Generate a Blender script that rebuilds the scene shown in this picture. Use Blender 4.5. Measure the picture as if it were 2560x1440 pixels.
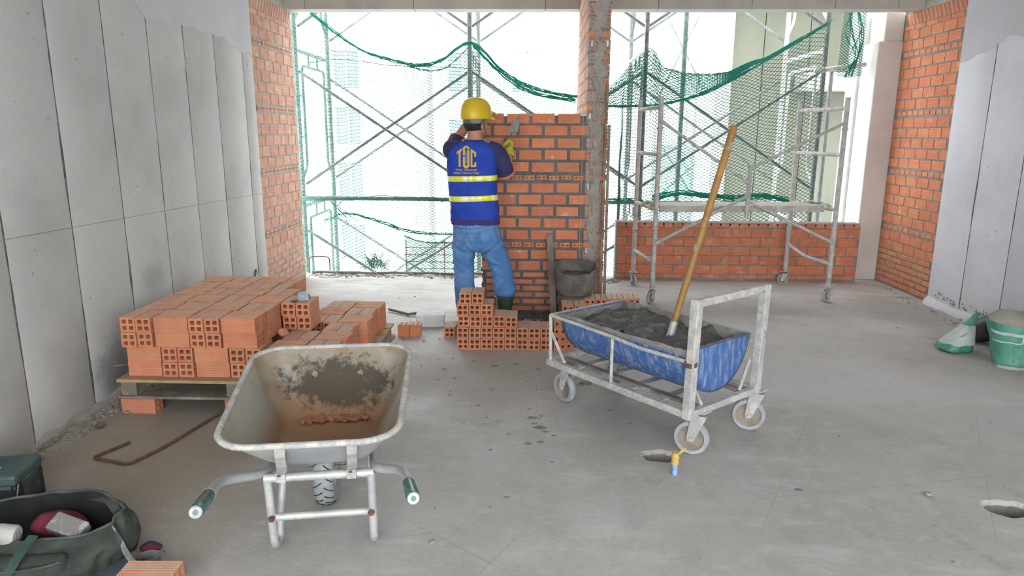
import bpy, math, random
from math import sin, cos, pi, radians, sqrt, atan2
from mathutils import Vector, Matrix, Euler, noise as mnoise
from mathutils.bvhtree import BVHTree

for o in list(bpy.data.objects): bpy.data.objects.remove(o)
SC = bpy.context.scene
COL = SC.collection

# ---------------------------------------------------------------- camera
cam_data = bpy.data.cameras.new('camera')
cam_data.sensor_fit = 'HORIZONTAL'; cam_data.sensor_width = 36.0
cam_data.lens = 36.0 * 1739.0 / 2560.0
cam_data.clip_end = 200
cam = bpy.data.objects.new('camera', cam_data); COL.objects.link(cam)
_zd = Vector((-40, 7800, 1739)).normalized()          # world down, seen from the camera (x right, y down, z forward)
_yd = Vector((55, -389.4, 1739)); _yd = (_yd - _zd * _yd.dot(_zd)).normalized()
_xd = _yd.cross(-_zd)
if _xd.x < 0: _xd = -_xd
_R = Matrix((_xd, _yd, -_zd))                          # camera -> world
_cx, _cy, _cz = (_R @ Vector((1, 0, 0))), (_R @ Vector((0, -1, 0))), (_R @ Vector((0, 0, -1)))
cam.matrix_world = Matrix(((_cx.x, _cy.x, _cz.x, 0), (_cx.y, _cy.y, _cz.y, 0), (_cx.z, _cy.z, _cz.z, 1.55), (0, 0, 0, 1)))
SC.camera = cam

# ---------------------------------------------------------------- sky and exposure
world = bpy.data.worlds.new('overcast_sky'); SC.world = world; world.use_nodes = True
bg = world.node_tree.nodes['Background']
bg.inputs[0].default_value = (0.95, 0.985, 1.0, 1); bg.inputs[1].default_value = 1.0
SC.view_settings.view_transform = 'Standard'; SC.view_settings.look = 'None'
SC.view_settings.gamma = 1.0; SC.view_settings.use_curve_mapping = False
SC.view_settings.exposure = 2.97
SC.cycles.max_bounces = 12; SC.cycles.diffuse_bounces = 8; SC.cycles.glossy_bounces = 4
SC.cycles.caustics_reflective = False; SC.cycles.caustics_refractive = False
SC.cycles.use_denoising = True

# ---------------------------------------------------------------- mesh helpers
def V(*a): return Vector(a)
class MB:
    def __init__(s): s.v = []; s.f = []
    def add(s, vs, fs):
        n = len(s.v); s.v.extend([tuple(x) for x in vs]); s.f.extend([tuple(i + n for i in f) for f in fs]); return s
    def box(s, c, d, m=None):
        c = Vector(c); hx, hy, hz = d[0] / 2, d[1] / 2, d[2] / 2
        p = [Vector((x, y, z)) for z in (-hz, hz) for y in (-hy, hy) for x in (-hx, hx)]
        if m is not None: p = [m @ q for q in p]
        return s.add([c + q for q in p], [(0, 2, 3, 1), (4, 5, 7, 6), (0, 1, 5, 4), (2, 6, 7, 3), (0, 4, 6, 2), (1, 3, 7, 5)])
    def bar(s, a, b, w, h, up=(0, 0, 1)):
        a, b = Vector(a), Vector(b); d = (b - a); L = d.length; d.normalize()
        upv = Vector(up); x = d.cross(upv)
        if x.length < 1e-4: x = d.cross(Vector((1, 0, 0)))
        x.normalize(); z = x.cross(d)
        m = Matrix((x, d, z)).transposed()
        return s.box((a + b) / 2, (w, L, h), m)
    def tube(s, pts, r, n=8, cap=True, closed=False):
        pts = [Vector(p) for p in pts]; N = len(pts)
        rr = r if isinstance(r, (list, tuple)) else [r] * N
        T = []
        for i in range(N):
            a = pts[i - 1] if (i > 0 or closed) else pts[i]; b = pts[(i + 1) % N] if (i < N - 1 or closed) else pts[i]
            T.append((b - a).normalized())
        up = Vector((0, 0, 1)) if abs(T[0].z) < .9 else Vector((1, 0, 0))
        nrm = (up - T[0] * up.dot(T[0])).normalized()
        vs = []
        for i in range(N):
            nrm = nrm - T[i] * nrm.dot(T[i])
            nrm = nrm.normalized() if nrm.length > 1e-6 else T[i].orthogonal().normalized()
            bn = T[i].cross(nrm)
            for k in range(n):
                a = 2 * pi * k / n; vs.append(pts[i] + (nrm * cos(a) + bn * sin(a)) * rr[i])
        fs = []
        for i in range(N - 1 + (1 if closed else 0)):
            j = (i + 1) % N
            for k in range(n):
                l = (k + 1) % n; fs.append((i * n + k, i * n + l, j * n + l, j * n + k))
        if cap and not closed:
            fs.append(tuple(range(n - 1, -1, -1))); fs.append(tuple((N - 1) * n + k for k in range(n)))
        return s.add(vs, fs)
    def loft(s, rings, cap0=True, cap1=True, closed=True):
        n = len(rings[0]); vs = [p for r in rings for p in r]; fs = []
        for i in range(len(rings) - 1):
            for k in range(n if closed else n - 1):
                l = (k + 1) % n; fs.append((i * n + k, i * n + l, (i + 1) * n + l, (i + 1) * n + k))
        if cap0: fs.append(tuple(range(n - 1, -1, -1)))
        if cap1: fs.append(tuple((len(rings) - 1) * n + k for k in range(n)))
        return s.add(vs, fs)
    def lathe(s, prof, n=24, c=(0, 0, 0), m=None, cap0=True, cap1=True):
        c = Vector(c); rings = []
        for r, z in prof:
            ring = []
            for k in range(n):
                p = Vector((r * cos(2 * pi * k / n), r * sin(2 * pi * k / n), z))
                ring.append(c + (m @ p if m is not None else p))
            rings.append(ring)
        return s.loft(rings, cap0, cap1)
    def ellipsoid(s, c, r, m=None, nu=12, nv=8):
        prof = [(max(1e-4, sin(pi * j / nv)), -cos(pi * j / nv)) for j in range(nv + 1)]
        S = Matrix.Diagonal(Vector(r)); M = (m @ S) if m is not None else S
        return s.lathe(prof, nu, c, M)
    def prism(s, poly, m, d):
        """poly in 2D, m: function (x,y,depth)->point, extruded by d"""
        n = len(poly); vs = [m(x, y, 0) for x, y in poly] + [m(x, y, d) for x, y in poly]
        fs = [tuple(range(n)), tuple(range(2 * n - 1, n - 1, -1))] + [(k, (k + 1) % n, n + (k + 1) % n, n + k)[::-1] for k in range(n)]
        return s.add(vs, fs)
    def ribbon(s, pts, wdir, w, t=.003):
        pts = [Vector(p) for p in pts]; N = len(pts); rings = []
        for i in range(N):
            T = (pts[min(i + 1, N - 1)] - pts[max(i - 1, 0)]).normalized()
            wd = wdir[i] if isinstance(wdir, list) else wdir
            wd = Vector(wd); wd = (wd - T * wd.dot(T)).normalized(); nn = T.cross(wd)
            a, b = wd * w / 2, nn * t / 2
            rings.append([pts[i] - a - b, pts[i] + a - b, pts[i] + a + b, pts[i] - a + b])
        return s.loft(rings)
    def mesh(s, name, mat, smooth=None, off=None):
        me = bpy.data.meshes.new(name)
        vs = s.v if off is None else [(x - off[0], y - off[1], z - off[2]) for x, y, z in s.v]
        me.from_pydata(vs, [], s.f); me.update()
        fix_normals(me)
        if mat is not None: me.materials.append(mat)
        if smooth is not None:
            me.shade_smooth()
            if smooth < 180: me.set_sharp_from_angle(angle=radians(smooth))
        return me
    def build(s, name, mat, parent=None, smooth=None, loc=None, bevel=0, off=None):
        """verts are in world space; the mesh is stored relative to its parent's (or its own) base"""
        if parent is not None and off is None: off = base_of(parent)
        if parent is None and loc is not None: off = loc
        ob = bpy.data.objects.new(name, s.mesh(name, mat, smooth, off)); COL.objects.link(ob)
        if parent is not None: ob.parent = parent
        elif loc is not None: ob.location = loc
        if bevel:
            b = ob.modifiers.new('bevel', 'BEVEL'); b.width = bevel; b.segments = 2; b.limit_method = 'ANGLE'; b.angle_limit = radians(50)
        return ob
import bmesh
def fix_normals(me):
    bm = bmesh.new(); bm.from_mesh(me); bmesh.ops.recalc_face_normals(bm, faces=bm.faces); bm.to_mesh(me); bm.free()
def base_of(o):
    b = Vector((0, 0, 0))
    while o is not None: b += o.location; o = o.parent
    return b
def tag(o, label=None, cat=None, group=None, kind=None):
    if label: o['label'] = label
    if cat: o['category'] = cat
    if group: o['group'] = group
    if kind: o['kind'] = kind
    return o
def empty(name, loc, label=None, cat=None, group=None, kind=None, rz=0):
    o = bpy.data.objects.new(name, None); o.location = loc; o.rotation_euler.z = rz; o.empty_display_size = .1
    COL.objects.link(o); return tag(o, label, cat, group, kind)
def inst(name, me, loc, rot=(0, 0, 0), parent=None, scale=(1, 1, 1)):
    o = bpy.data.objects.new(name, me); o.location = loc; o.rotation_euler = rot; o.scale = scale
    COL.objects.link(o)
    if parent is not None: o.parent = parent
    return o
def bez(pts, n=8):
    """Catmull-Rom through pts"""
    pts = [Vector(p) for p in pts]; out = []
    P = [pts[0] * 2 - pts[1]] + pts + [pts[-1] * 2 - pts[-2]]
    for i in range(1, len(P) - 2):
        a, b, c, d = P[i - 1:i + 3]
        for k in range(n):
            t = k / n; out.append(.5 * ((2 * b) + (c - a) * t + (2 * a - 5 * b + 4 * c - d) * t * t + (3 * b - a - 3 * c + d) * t ** 3))
    out.append(pts[-1]); return out
def fillet(pts, r, n=5):
    pts = [Vector(p) for p in pts]; out = [pts[0]]
    for i in range(1, len(pts) - 1):
        a, b, c = pts[i - 1:i + 2]; d1 = (a - b); d2 = (c - b); rr = min(r, d1.length * .49, d2.length * .49)
        p, q = b + d1.normalized() * rr, b + d2.normalized() * rr
        for k in range(n + 1):
            t = k / n; out.append(p * (1 - t) ** 2 + b * 2 * t * (1 - t) + q * t * t)
    out.append(pts[-1]); return out
def fbm(p, s=1.0, o=3): return mnoise.fractal(Vector(p) * s, 1.0, 2.0, o)

# ---------------------------------------------------------------- materials
MATS = {}
def mat(name, col, rough=.8, metal=0., col2=None, scale=4., thr=(.4, .62), detail=6, col3=None, scale3=1.5, thr3=(.55, .7), var=0., hue=0.,
        bump=0., bscale=60., space='OBJ', stretch=None, fine=.12, fscale=90., spec=.4, rand_off=True, alpha=None, trans=0.):
    """procedural principled material; col2/col3 are noise-masked patches, var = brightness change from object to object"""
    m = bpy.data.materials.new(name); m.use_nodes = True; nt = m.node_tree; N = nt.nodes; L = nt.links
    b = N['Principled BSDF']; b.inputs['Roughness'].default_value = rough; b.inputs['Metallic'].default_value = metal
    b.inputs['Specular IOR Level'].default_value = spec
    if trans: b.inputs['Transmission Weight'].default_value = trans
    if space == 'OBJ':
        tc = N.new('ShaderNodeTexCoord'); co = tc.outputs['Object']
    else:
        tc = N.new('ShaderNodeNewGeometry'); co = tc.outputs['Position']
    oi = N.new('ShaderNodeObjectInfo')
    if space == 'OBJ' and rand_off:
        mu = N.new('ShaderNodeMath'); mu.operation = 'MULTIPLY'; mu.inputs[1].default_value = 37.0; L.new(oi.outputs['Random'], mu.inputs[0])
        va = N.new('ShaderNodeVectorMath'); va.operation = 'ADD'; L.new(co, va.inputs[0]); L.new(mu.outputs[0], va.inputs[1]); co = va.outputs[0]
    if stretch:
        mp = N.new('ShaderNodeMapping'); mp.inputs['Scale'].default_value = stretch; L.new(co, mp.inputs[0]); co = mp.outputs[0]
    def noise(sc, det=detail, rough_=.6):
        t = N.new('ShaderNodeTexNoise'); t.inputs['Scale'].default_value = sc; t.inputs['Detail'].default_value = det; t.inputs['Roughness'].default_value = rough_
        L.new(co, t.inputs['Vector']); return t.outputs['Fac']
    def mask(f, th):
        r = N.new('ShaderNodeMapRange'); r.inputs[1].default_value = th[0]; r.inputs[2].default_value = th[1]; r.interpolation_type = 'SMOOTHSTEP'; L.new(f, r.inputs[0]); return r.outputs[0]
    def mix(fac, a, c, mode='MIX'):
        x = N.new('ShaderNodeMix'); x.data_type = 'RGBA'; x.blend_type = mode
        if isinstance(fac, float): x.inputs[0].default_value = fac
        else: L.new(fac, x.inputs[0])
        for i, q in ((6, a), (7, c)):
            if isinstance(q, tuple): x.inputs[i].default_value = (*q, 1) if len(q) == 3 else q
            else: L.new(q, x.inputs[i])
        return x.outputs[2]
    c = tuple(col)
    if col2: c = mix(mask(noise(scale), thr), c, tuple(col2))
    if col3: c = mix(mask(noise(scale3, 8, .65), thr3), c, tuple(col3))
    if fine:
        f = noise(fscale, 3)
        r = N.new('ShaderNodeMapRange'); r.inputs[1].default_value = .25; r.inputs[2].default_value = .75; r.inputs[3].default_value = 1 - fine; r.inputs[4].default_value = 1 + fine; L.new(f, r.inputs[0])
        cb = N.new('ShaderNodeCombineColor')
        for k in range(3): L.new(r.outputs[0], cb.inputs[k])
        c = mix(1.0, c, cb.outputs[0], 'MULTIPLY')
    if var or hue:
        h = N.new('ShaderNodeHueSaturation')
        r = N.new('ShaderNodeMapRange'); r.inputs[3].default_value = 1 - var; r.inputs[4].default_value = 1 + var; L.new(oi.outputs['Random'], r.inputs[0]); L.new(r.outputs[0], h.inputs['Value'])
        if hue:
            w = N.new('ShaderNodeTexWhiteNoise'); w.noise_dimensions = '1D'; L.new(oi.outputs['Random'], w.inputs['W'])
            r2 = N.new('ShaderNodeMapRange'); r2.inputs[3].default_value = .5 - hue; r2.inputs[4].default_value = .5 + hue; L.new(w.outputs['Value'], r2.inputs[0]); L.new(r2.outputs[0], h.inputs['Hue'])
        if isinstance(c, tuple): h.inputs['Color'].default_value = (*c, 1)
        else: L.new(c, h.inputs['Color'])
        c = h.outputs[0]
    if isinstance(c, tuple): b.inputs['Base Color'].default_value = (*c, 1)
    else: L.new(c, b.inputs['Base Color'])
    if bump:
        bp = N.new('ShaderNodeBump'); bp.inputs['Strength'].default_value = bump; bp.inputs['Distance'].default_value = .01
        L.new(noise(bscale, 5), bp.inputs['Height']); L.new(bp.outputs[0], b.inputs['Normal'])
    m.diffuse_color = (*col, 1); MATS[name] = m; return m

def srgb(r, g, b):
    f = lambda x: (x / 255 / 12.92) if x <= 10 else ((x / 255 + .055) / 1.055) ** 2.4
    return (f(r), f(g), f(b))
M = {}
M['panel'] = mat('concrete_panel', (.48, .48, .465), .85, col2=(.41, .41, .395), scale=1.3, thr=(.42, .66), col3=(.30, .30, .29), scale3=7, thr3=(.66, .76), bump=.12, bscale=30, space='W', fine=.05, fscale=60)
M['panel_right'] = mat('concrete_panel_pale', (.63, .63, .68), .8, col2=(.56, .56, .61), scale=1.4, thr=(.42, .66), col3=(.32, .32, .32), scale3=9, thr3=(.68, .78), bump=.12, bscale=30, space='W', fine=.05, fscale=60)
M['skim'] = mat('skim_plaster', (.51, .51, .535), .8, col2=(.47, .47, .495), scale=2, space='W', bump=.06, fine=.03)
M['joint'] = mat('joint_dark', (.11, .105, .10), .95, col2=(.2, .19, .18), scale=20, space='W', bump=.3)
M['beam'] = mat('concrete_beam', (.46, .44, .40), .85, col2=(.38, .36, .33), scale=2.5, thr=(.4, .65), bump=.15, bscale=25, space='W', fine=.06)
M['column'] = mat('concrete_column', (.61, .575, .545), .85, col2=(.54, .505, .475), scale=2.2, thr=(.4, .65), col3=(.34, .32, .30), scale3=12, thr3=(.68, .76), bump=.15, bscale=25, space='W', fine=.06)
M['render_white'] = mat('white_render', (.74, .74, .73), .8, col2=(.66, .66, .65), scale=6, bump=.2, bscale=60, space='W')
M['mortar'] = mat('mortar', (.27, .25, .225), .95, col2=(.21, .195, .175), scale=6, bump=.5, bscale=70, space='W', fine=.15)
M['mortar_new'] = mat('fresh_mortar', (.165, .155, .14), .9, col2=(.125, .115, .105), scale=7, bump=.5, bscale=70, space='W', fine=.15)
M['mortar_pale'] = mat('mortar_pale', (.36, .33, .30), .95, col2=(.29, .265, .24), scale=7, bump=.5, bscale=70, space='W', fine=.15)
M['mortar_wet'] = mat('mortar_wet', (.085, .083, .078), .55, col2=(.125, .122, .115), scale=9, bump=.8, bscale=40, fine=.2, fscale=60, spec=.5)
BR = srgb(206, 112, 78)
M['brick'] = mat('fired_clay_orange', (.60, .235, .125), .85, col2=(.55, .20, .105), scale=9, col3=(.62, .32, .20), scale3=14, thr3=(.62, .78), var=.08, hue=.004, bump=.12, bscale=120, fine=.07, fscale=140)
M['brick_pale'] = mat('fired_clay_pale', (.56, .32, .235), .9, col2=(.52, .275, .195), scale=9, col3=(.58, .42, .34), scale3=10, thr3=(.5, .72), var=.08, hue=.005, bump=.12, bscale=120, fine=.07, fscale=140)  # paler clay; on the pier it stands in for overexposure
M['brick_red'] = mat('fired_clay_red', (.60, .225, .125), .85, col2=(.54, .185, .10), scale=9, col3=(.66, .34, .21), scale3=10, thr3=(.52, .7), var=.08, hue=.005, bump=.12, bscale=120, fine=.07, fscale=140)
M['brick_mort'] = mat('fired_clay_smeared', (.64, .245, .13), .88, col2=(.58, .21, .11), scale=9, col3=(.60, .46, .38), scale3=11, thr3=(.60, .72), var=.08, hue=.005, bump=.12, bscale=120, fine=.07, fscale=140)
M['galv'] = mat('galvanised_steel', (.46, .47, .48), .55, .35, col2=(.60, .59, .56), scale=9, thr=(.45, .6), col3=(.26, .24, .22), scale3=14, thr3=(.62, .74), bump=.1, fine=.1)
M['galv_dirty'] = mat('mortar_spattered_steel', (.42, .42, .42), .75, .15, col2=(.56, .54, .50), scale=16, thr=(.45, .58), col3=(.24, .21, .18), scale3=11, thr3=(.60, .72), bump=.35, bscale=80, fine=.15)
M['steel_dark'] = mat('dark_steel', (.12, .12, .12), .5, .6, col2=(.25, .23, .21), scale=12, fine=.1)
M['rust'] = mat('rusty_steel', (.12, .065, .04), .9, .2, col2=(.20, .11, .07), scale=40, bump=.4, bscale=150)
M['rubber'] = mat('grey_rubber', (.30, .31, .33), .8, col2=(.42, .43, .45), scale=8, thr=(.4, .65), fine=.1)
M['rubber_black'] = mat('black_rubber', (.04, .045, .045), .6, col2=(.09, .09, .09), scale=10)
M['scaf'] = mat('scaffold_tube', (.13, .145, .14), .65, .2, col2=(.20, .205, .195), scale=14, col3=(.10, .085, .07), scale3=9, thr3=(.6, .72), fine=.1)
M['scaf_pale'] = mat('scaffold_tube_pale', (.40, .41, .40), .65, .1, col2=(.52, .52, .50), scale=14, fine=.1)
M['scaf_green'] = mat('scaffold_tube_green', (.06, .11, .095), .65, .1, col2=(.13, .16, .15), scale=14, fine=.1)
M['net'] = mat('green_net_cord', (.01, .20, .145), .7, col2=(.02, .27, .20), scale=3, fine=.1)
M['net_dull'] = mat('green_net_dusty', (.06, .20, .165), .75, col2=(.14, .24, .21), scale=3, fine=.1)
M['plank'] = mat('mortar_crusted_plank', (.40, .38, .34), .95, col2=(.52, .50, .47), scale=14, thr=(.42, .6), bump=.6, bscale=60, fine=.15)
M['wood'] = mat('raw_timber', (.42, .30, .17), .8, col2=(.34, .23, .13), scale=6, stretch=(2, 14, 14), thr=(.4, .6), bump=.15, fine=.1)
M['wood_old'] = mat('weathered_timber', (.27, .23, .19), .9, col2=(.19, .16, .135), scale=7, thr=(.4, .6), col3=(.36, .34, .31), scale3=9, bump=.3, fine=.12)
M['handle'] = mat('varnished_handle', (.36, .20, .055), .55, col2=(.28, .15, .045), scale=9, col3=(.42, .34, .22), scale3=9, thr3=(.58, .7), fine=.08)
M['white_dust'] = mat('aerated_block', (.68, .69, .70), .95, col2=(.58, .59, .60), scale=10, bump=.3, fine=.06)
# ---------------------------------------------------------------- floor with two cored holes
R0 = random.Random(5)
XL, XR, YF, YB = -2.48, 3.74, 7.62, -9.0
def floor_material():
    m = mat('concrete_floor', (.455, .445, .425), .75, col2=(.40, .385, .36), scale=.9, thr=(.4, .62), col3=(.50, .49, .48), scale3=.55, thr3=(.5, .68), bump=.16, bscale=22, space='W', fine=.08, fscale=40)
    nt = m.node_tree; N = nt.nodes; L = nt.links; b = N['Principled BSDF']
    cur = b.inputs['Base Color'].links[0].from_socket
    geo = N.new('ShaderNodeNewGeometry')
    def nz(sc, det=8, st=None, rough=.65):
        t = N.new('ShaderNodeTexNoise'); t.inputs['Scale'].default_value = sc; t.inputs['Detail'].default_value = det; t.inputs['Roughness'].default_value = rough
        if st:
            mp = N.new('ShaderNodeMapping'); mp.inputs['Scale'].default_value = st; mp.inputs['Rotation'].default_value = (0, 0, .5); L.new(geo.outputs['Position'], mp.inputs[0]); L.new(mp.outputs[0], t.inputs['Vector'])
        else: L.new(geo.outputs['Position'], t.inputs['Vector'])
        return t.outputs['Fac']
    def rng(f, a, c, lo=0., hi=1.):
        r = N.new('ShaderNodeMapRange'); r.inputs[1].default_value = a; r.inputs[2].default_value = c; r.inputs[3].default_value = lo; r.inputs[4].default_value = hi; r.interpolation_type = 'SMOOTHSTEP'; L.new(f, r.inputs[0]); return r.outputs[0]
    def mul(a, c):
        x = N.new('ShaderNodeMath'); x.operation = 'MULTIPLY'; L.new(a, x.inputs[0])
        if isinstance(c, float): x.inputs[1].default_value = c
        else: L.new(c, x.inputs[1])
        return x.outputs[0]
    def mixc(f, col):
        nonlocal cur
        x = N.new('ShaderNodeMix'); x.data_type = 'RGBA'; L.new(f, x.inputs[0]); L.new(cur, x.inputs[6]); x.inputs[7].default_value = (*col, 1); cur = x.outputs[2]
    sep = N.new('ShaderNodeSeparateXYZ'); L.new(geo.outputs['Position'], sep.inputs[0])
    # cement laitance streaks, brown dust towards the brick stacks, dirt patches, drag marks
    mixc(mul(rng(nz(2.2, 8, (1, 3.5, 1)), .52, .68), .55), (.55, .545, .54))
    left = rng(sep.outputs['X'], -.6, -2.4)
    mixc(mul(mul(left, rng(nz(1.1), .35, .6)), .75), (.30, .245, .19))
    mixc(mul(rng(nz(1.9, 9), .60, .70), .6), (.255, .235, .21))
    mixc(mul(rng(nz(14, 5), .68, .74), .5), (.22, .20, .18))
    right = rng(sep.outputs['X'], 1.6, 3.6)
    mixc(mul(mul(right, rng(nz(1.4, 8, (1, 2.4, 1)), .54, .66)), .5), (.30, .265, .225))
    mixc(mul(rng(nz(5.5, 9), .50, .66), .35), (.34, .325, .305))
    mixc(mul(rng(nz(9, 9), .54, .66), .35), (.55, .54, .525))
    mixc(mul(rng(nz(70, 4), .66, .74), .45), (.20, .185, .17))
    # far strip by the openings turns paler in ragged streaks
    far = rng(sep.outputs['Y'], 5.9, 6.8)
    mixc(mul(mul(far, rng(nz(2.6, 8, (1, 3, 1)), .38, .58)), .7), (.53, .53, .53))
    for ang, sc, lo in ((.5, 1.1, .99985), (-.9, .8, .99988), (1.35, .9, .99988)):
        w = N.new('ShaderNodeTexWave'); w.inputs['Scale'].default_value = sc * .35; w.inputs['Distortion'].default_value = .35; w.inputs['Detail'].default_value = 1; w.inputs['Detail Scale'].default_value = .6
        mp = N.new('ShaderNodeMapping'); mp.inputs['Rotation'].default_value = (0, 0, ang); L.new(geo.outputs['Position'], mp.inputs[0]); L.new(mp.outputs[0], w.inputs['Vector'])
        mixc(mul(mul(rng(w.outputs['Fac'], lo, 1.), rng(nz(.8, 2), .45, .55)), .35), (.20, .19, .18))
    L.new(cur, b.inputs['Base Color'])
    rr = rng(nz(1.2), .35, .65, .55, .85); L.new(rr, b.inputs['Roughness'])
    return m
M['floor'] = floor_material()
HOLES = [((.64, 3.19), .085, .055, 3), ((2.04, 2.75), .10, .06, 8)]
fl = MB(); HL = []
xs = [XL - .6, -1.0, .44, .84, 1.84, 2.24, XR + .6]; ys = [YB, 2.55, 2.95, 2.99, 3.39, YF]
def in_hole_cell(x0, x1, y0, y1):
    for (c, a, b_, s) in HOLES:
        if x0 < c[0] < x1 and y0 < c[1] < y1: return (c, a, b_, s)
for i in range(len(xs) - 1):
    for j in range(len(ys) - 1):
        x0, x1, y0, y1 = xs[i], xs[i + 1], ys[j], ys[j + 1]; h = in_hole_cell(x0, x1, y0, y1)
        if not h:
            fl.add([(x0, y0, 0), (x1, y0, 0), (x1, y1, 0), (x0, y1, 0)], [(0, 1, 2, 3)]); continue
        (c, a, b_, s) = h; n = 48; rings = [[], [], [], [], []]
        for k in range(n):
            t = 2 * pi * k / n; dx, dy = cos(t), sin(t)
            k1 = min(((x1 - c[0]) / dx if dx > 1e-6 else 9), ((x0 - c[0]) / dx if dx < -1e-6 else 9), ((y1 - c[1]) / dy if dy > 1e-6 else 9), ((y0 - c[1]) / dy if dy < -1e-6 else 9))
            w = 1 + .22 * mnoise.noise(Vector((dx * 1.8, dy * 1.8, s))) + .10 * mnoise.noise(Vector((dx * 5, dy * 5, s + 9)))
            rings[0].append((c[0] + dx * k1, c[1] + dy * k1, 0))
            rings[1].append((c[0] + dx * a * w * 1.16, c[1] + dy * b_ * w * 1.2, 0))
            q = 1.07 + .06 * mnoise.noise(Vector((dx * 4, dy * 4, s + 3)))
            rings[2].append((c[0] + dx * a * w * q, c[1] + dy * b_ * w * q, -.006))
            rings[3].append((c[0] + dx * a * w, c[1] + dy * b_ * w, -.02))
            rings[4].append((c[0] + dx * a * w * .93, c[1] + dy * b_ * w * .93, -.16))
        # square corners: add the four corner triangles
        n0 = len(fl.v); fl.loft(rings[:4], False, False); hl = MB(); hl.loft(rings[3:], False, True); HL.append(hl)
        for (qx, qy) in ((x0, y0), (x1, y0), (x1, y1), (x0, y1)):
            best = sorted(range(n), key=lambda k: (rings[0][k][0] - qx) ** 2 + (rings[0][k][1] - qy) ** 2)[:2]
            fl.add([rings[0][best[0]], rings[0][best[1]], (qx, qy, 0)], [(0, 1, 2)])
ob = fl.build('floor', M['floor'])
ob['kind'] = 'structure'
for hl in HL: hl.build('hole_lining', M['mortar'], ob, smooth=50)  # hole walls in a darker tone than the floor to deepen their shade
sl = MB(); sl.box(((XL + XR) / 2, (YF + YB) / 2, -.27), (XR - XL + 1.2, YF - YB - .002, .2)); sl.box(((XL + XR) / 2, YF - .01, -.1), (XR - XL + 1.2, .02, .196))
tag(sl.build('trim_1', M['beam']), kind='structure')

# ---------------------------------------------------------------- ceiling and beams
cl = MB(); cl.box(((XL + XR) / 2, (YF - 2.6) / 2, 3.2), (XR - XL + 1.2, YF + 2.6, .2))
M['ceil'] = mat('concrete_soffit', (.58, .57, .55), .85, col2=(.52, .51, .49), scale=1.5, space='W')
tag(cl.build('ceiling', M['ceil']), kind='structure')
def beam(name, x0, x1, y0, y1, z0, z1, segs, axis=0):
    """formwork-marked beam: an Empty of cast segments with hairline form joints"""
    r = empty(name, ((x0 + x1) / 2, (y0 + y1) / 2, z0), kind='structure')
    for a, b_ in zip(segs[:-1], segs[1:]):
        mb = MB()
        if axis == 0: mb.box(((a + b_) / 2, (y0 + y1) / 2, (z0 + z1) / 2), (b_ - a - .004, y1 - y0, z1 - z0))
        else: mb.box(((x0 + x1) / 2, (a + b_) / 2, (z0 + z1) / 2), (x1 - x0, b_ - a - .004, z1 - z0))
        mb.build('beam_segment', M['beam'], r, bevel=.004)
    mb = MB(); mb.box(((x0 + x1) / 2, (y0 + y1) / 2, (z0 + z1) / 2), (x1 - x0 - .02, y1 - y0 - .02, z1 - z0 - .02)); mb.build('beam_core', M['joint'], r)
beam('trim_2', XL - .2, XR + .15, 7.25, 7.45, 2.735, 3.1, [XL - .2, -2.28, -1.2, .1, .44, 1.2, 2.1, 2.9, 3.5, XR + .15])
beam('trim_3', XR + .01, XR + .3, -2.6, 7.25, 2.735, 3.1, [-2.6, 0, 2, 4, 5.6, 6.9, 7.25], 1)
beam('trim_4', XL - .3, XL - .01, -2.6, 7.25, 2.735, 3.1, [-2.6, 0, 2, 4, 5.6, 6.9, 7.25], 1)

# ---------------------------------------------------------------- concrete side walls of narrow panels
def side_wall(name, X, sgn, joints, y0, y1, ztop, m, seed, foot=False):
    """sgn=+1: the room lies at +x of the wall face"""
    rr = random.Random(seed)
    core = MB(); core.box((X - sgn * .085, (y0 + y1) / 2, ztop / 2), (.16, y1 - y0, ztop))
    w = tag(core.build(name, M['joint'], loc=(X - sgn * .10, (y0 + y1) / 2, 0)), kind='structure')
    js = [y0] + joints + [y1]
    for i in range(len(js) - 1):
        a, b_ = js[i], js[i + 1]; n = 60; mb = MB(); front = []; back = []
        rows = []
        for k in range(n + 1):
            z = ztop * k / n
            g = .005
            def chip(y):
                v = abs(mnoise.noise(Vector((y * 3.1, z * 5, seed)))) * .008 + (max(0, mnoise.noise(Vector((y * 7, z * 2.2, seed + 4))) - .25)) * .022
                return g + v
            ya = a + (chip(a + .01) if i > 0 else 0); yb = b_ - (chip(b_ - .01) if i < len(js) - 2 else 0)
            wob = .0012 * mnoise.noise(Vector((a, z * 2, seed + 7)))
            rows.append([(X - sgn * .03, ya, z), (X - sgn * .002 + wob, ya, z), (X + wob, ya + .003, z), (X + wob, yb - .003, z), (X - sgn * .002 + wob, yb, z), (X - sgn * .03, yb, z)])
        mb.loft(rows, False, False, closed=False)
        mb.build('wall_panel', m, w, smooth=35)
    return w
wl = side_wall('wall_left', XL, 1, [-1.8, -.9, -.1, .6, 1.3, 1.95, 2.68, 3.165, 3.657, 4.142, 4.62, 5.097, 5.58, 6.11], -2.6, 6.33, 3.1, M['panel'], 3)
wr = side_wall('wall_right', XR, -1, [-1.8, -.9, -.1, .6, 1.4, 2.2, 2.9, 3.6, 4.3, 4.98, 5.52, 6.037], -2.6, 6.53, 3.1, M['panel_right'], 9)
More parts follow.
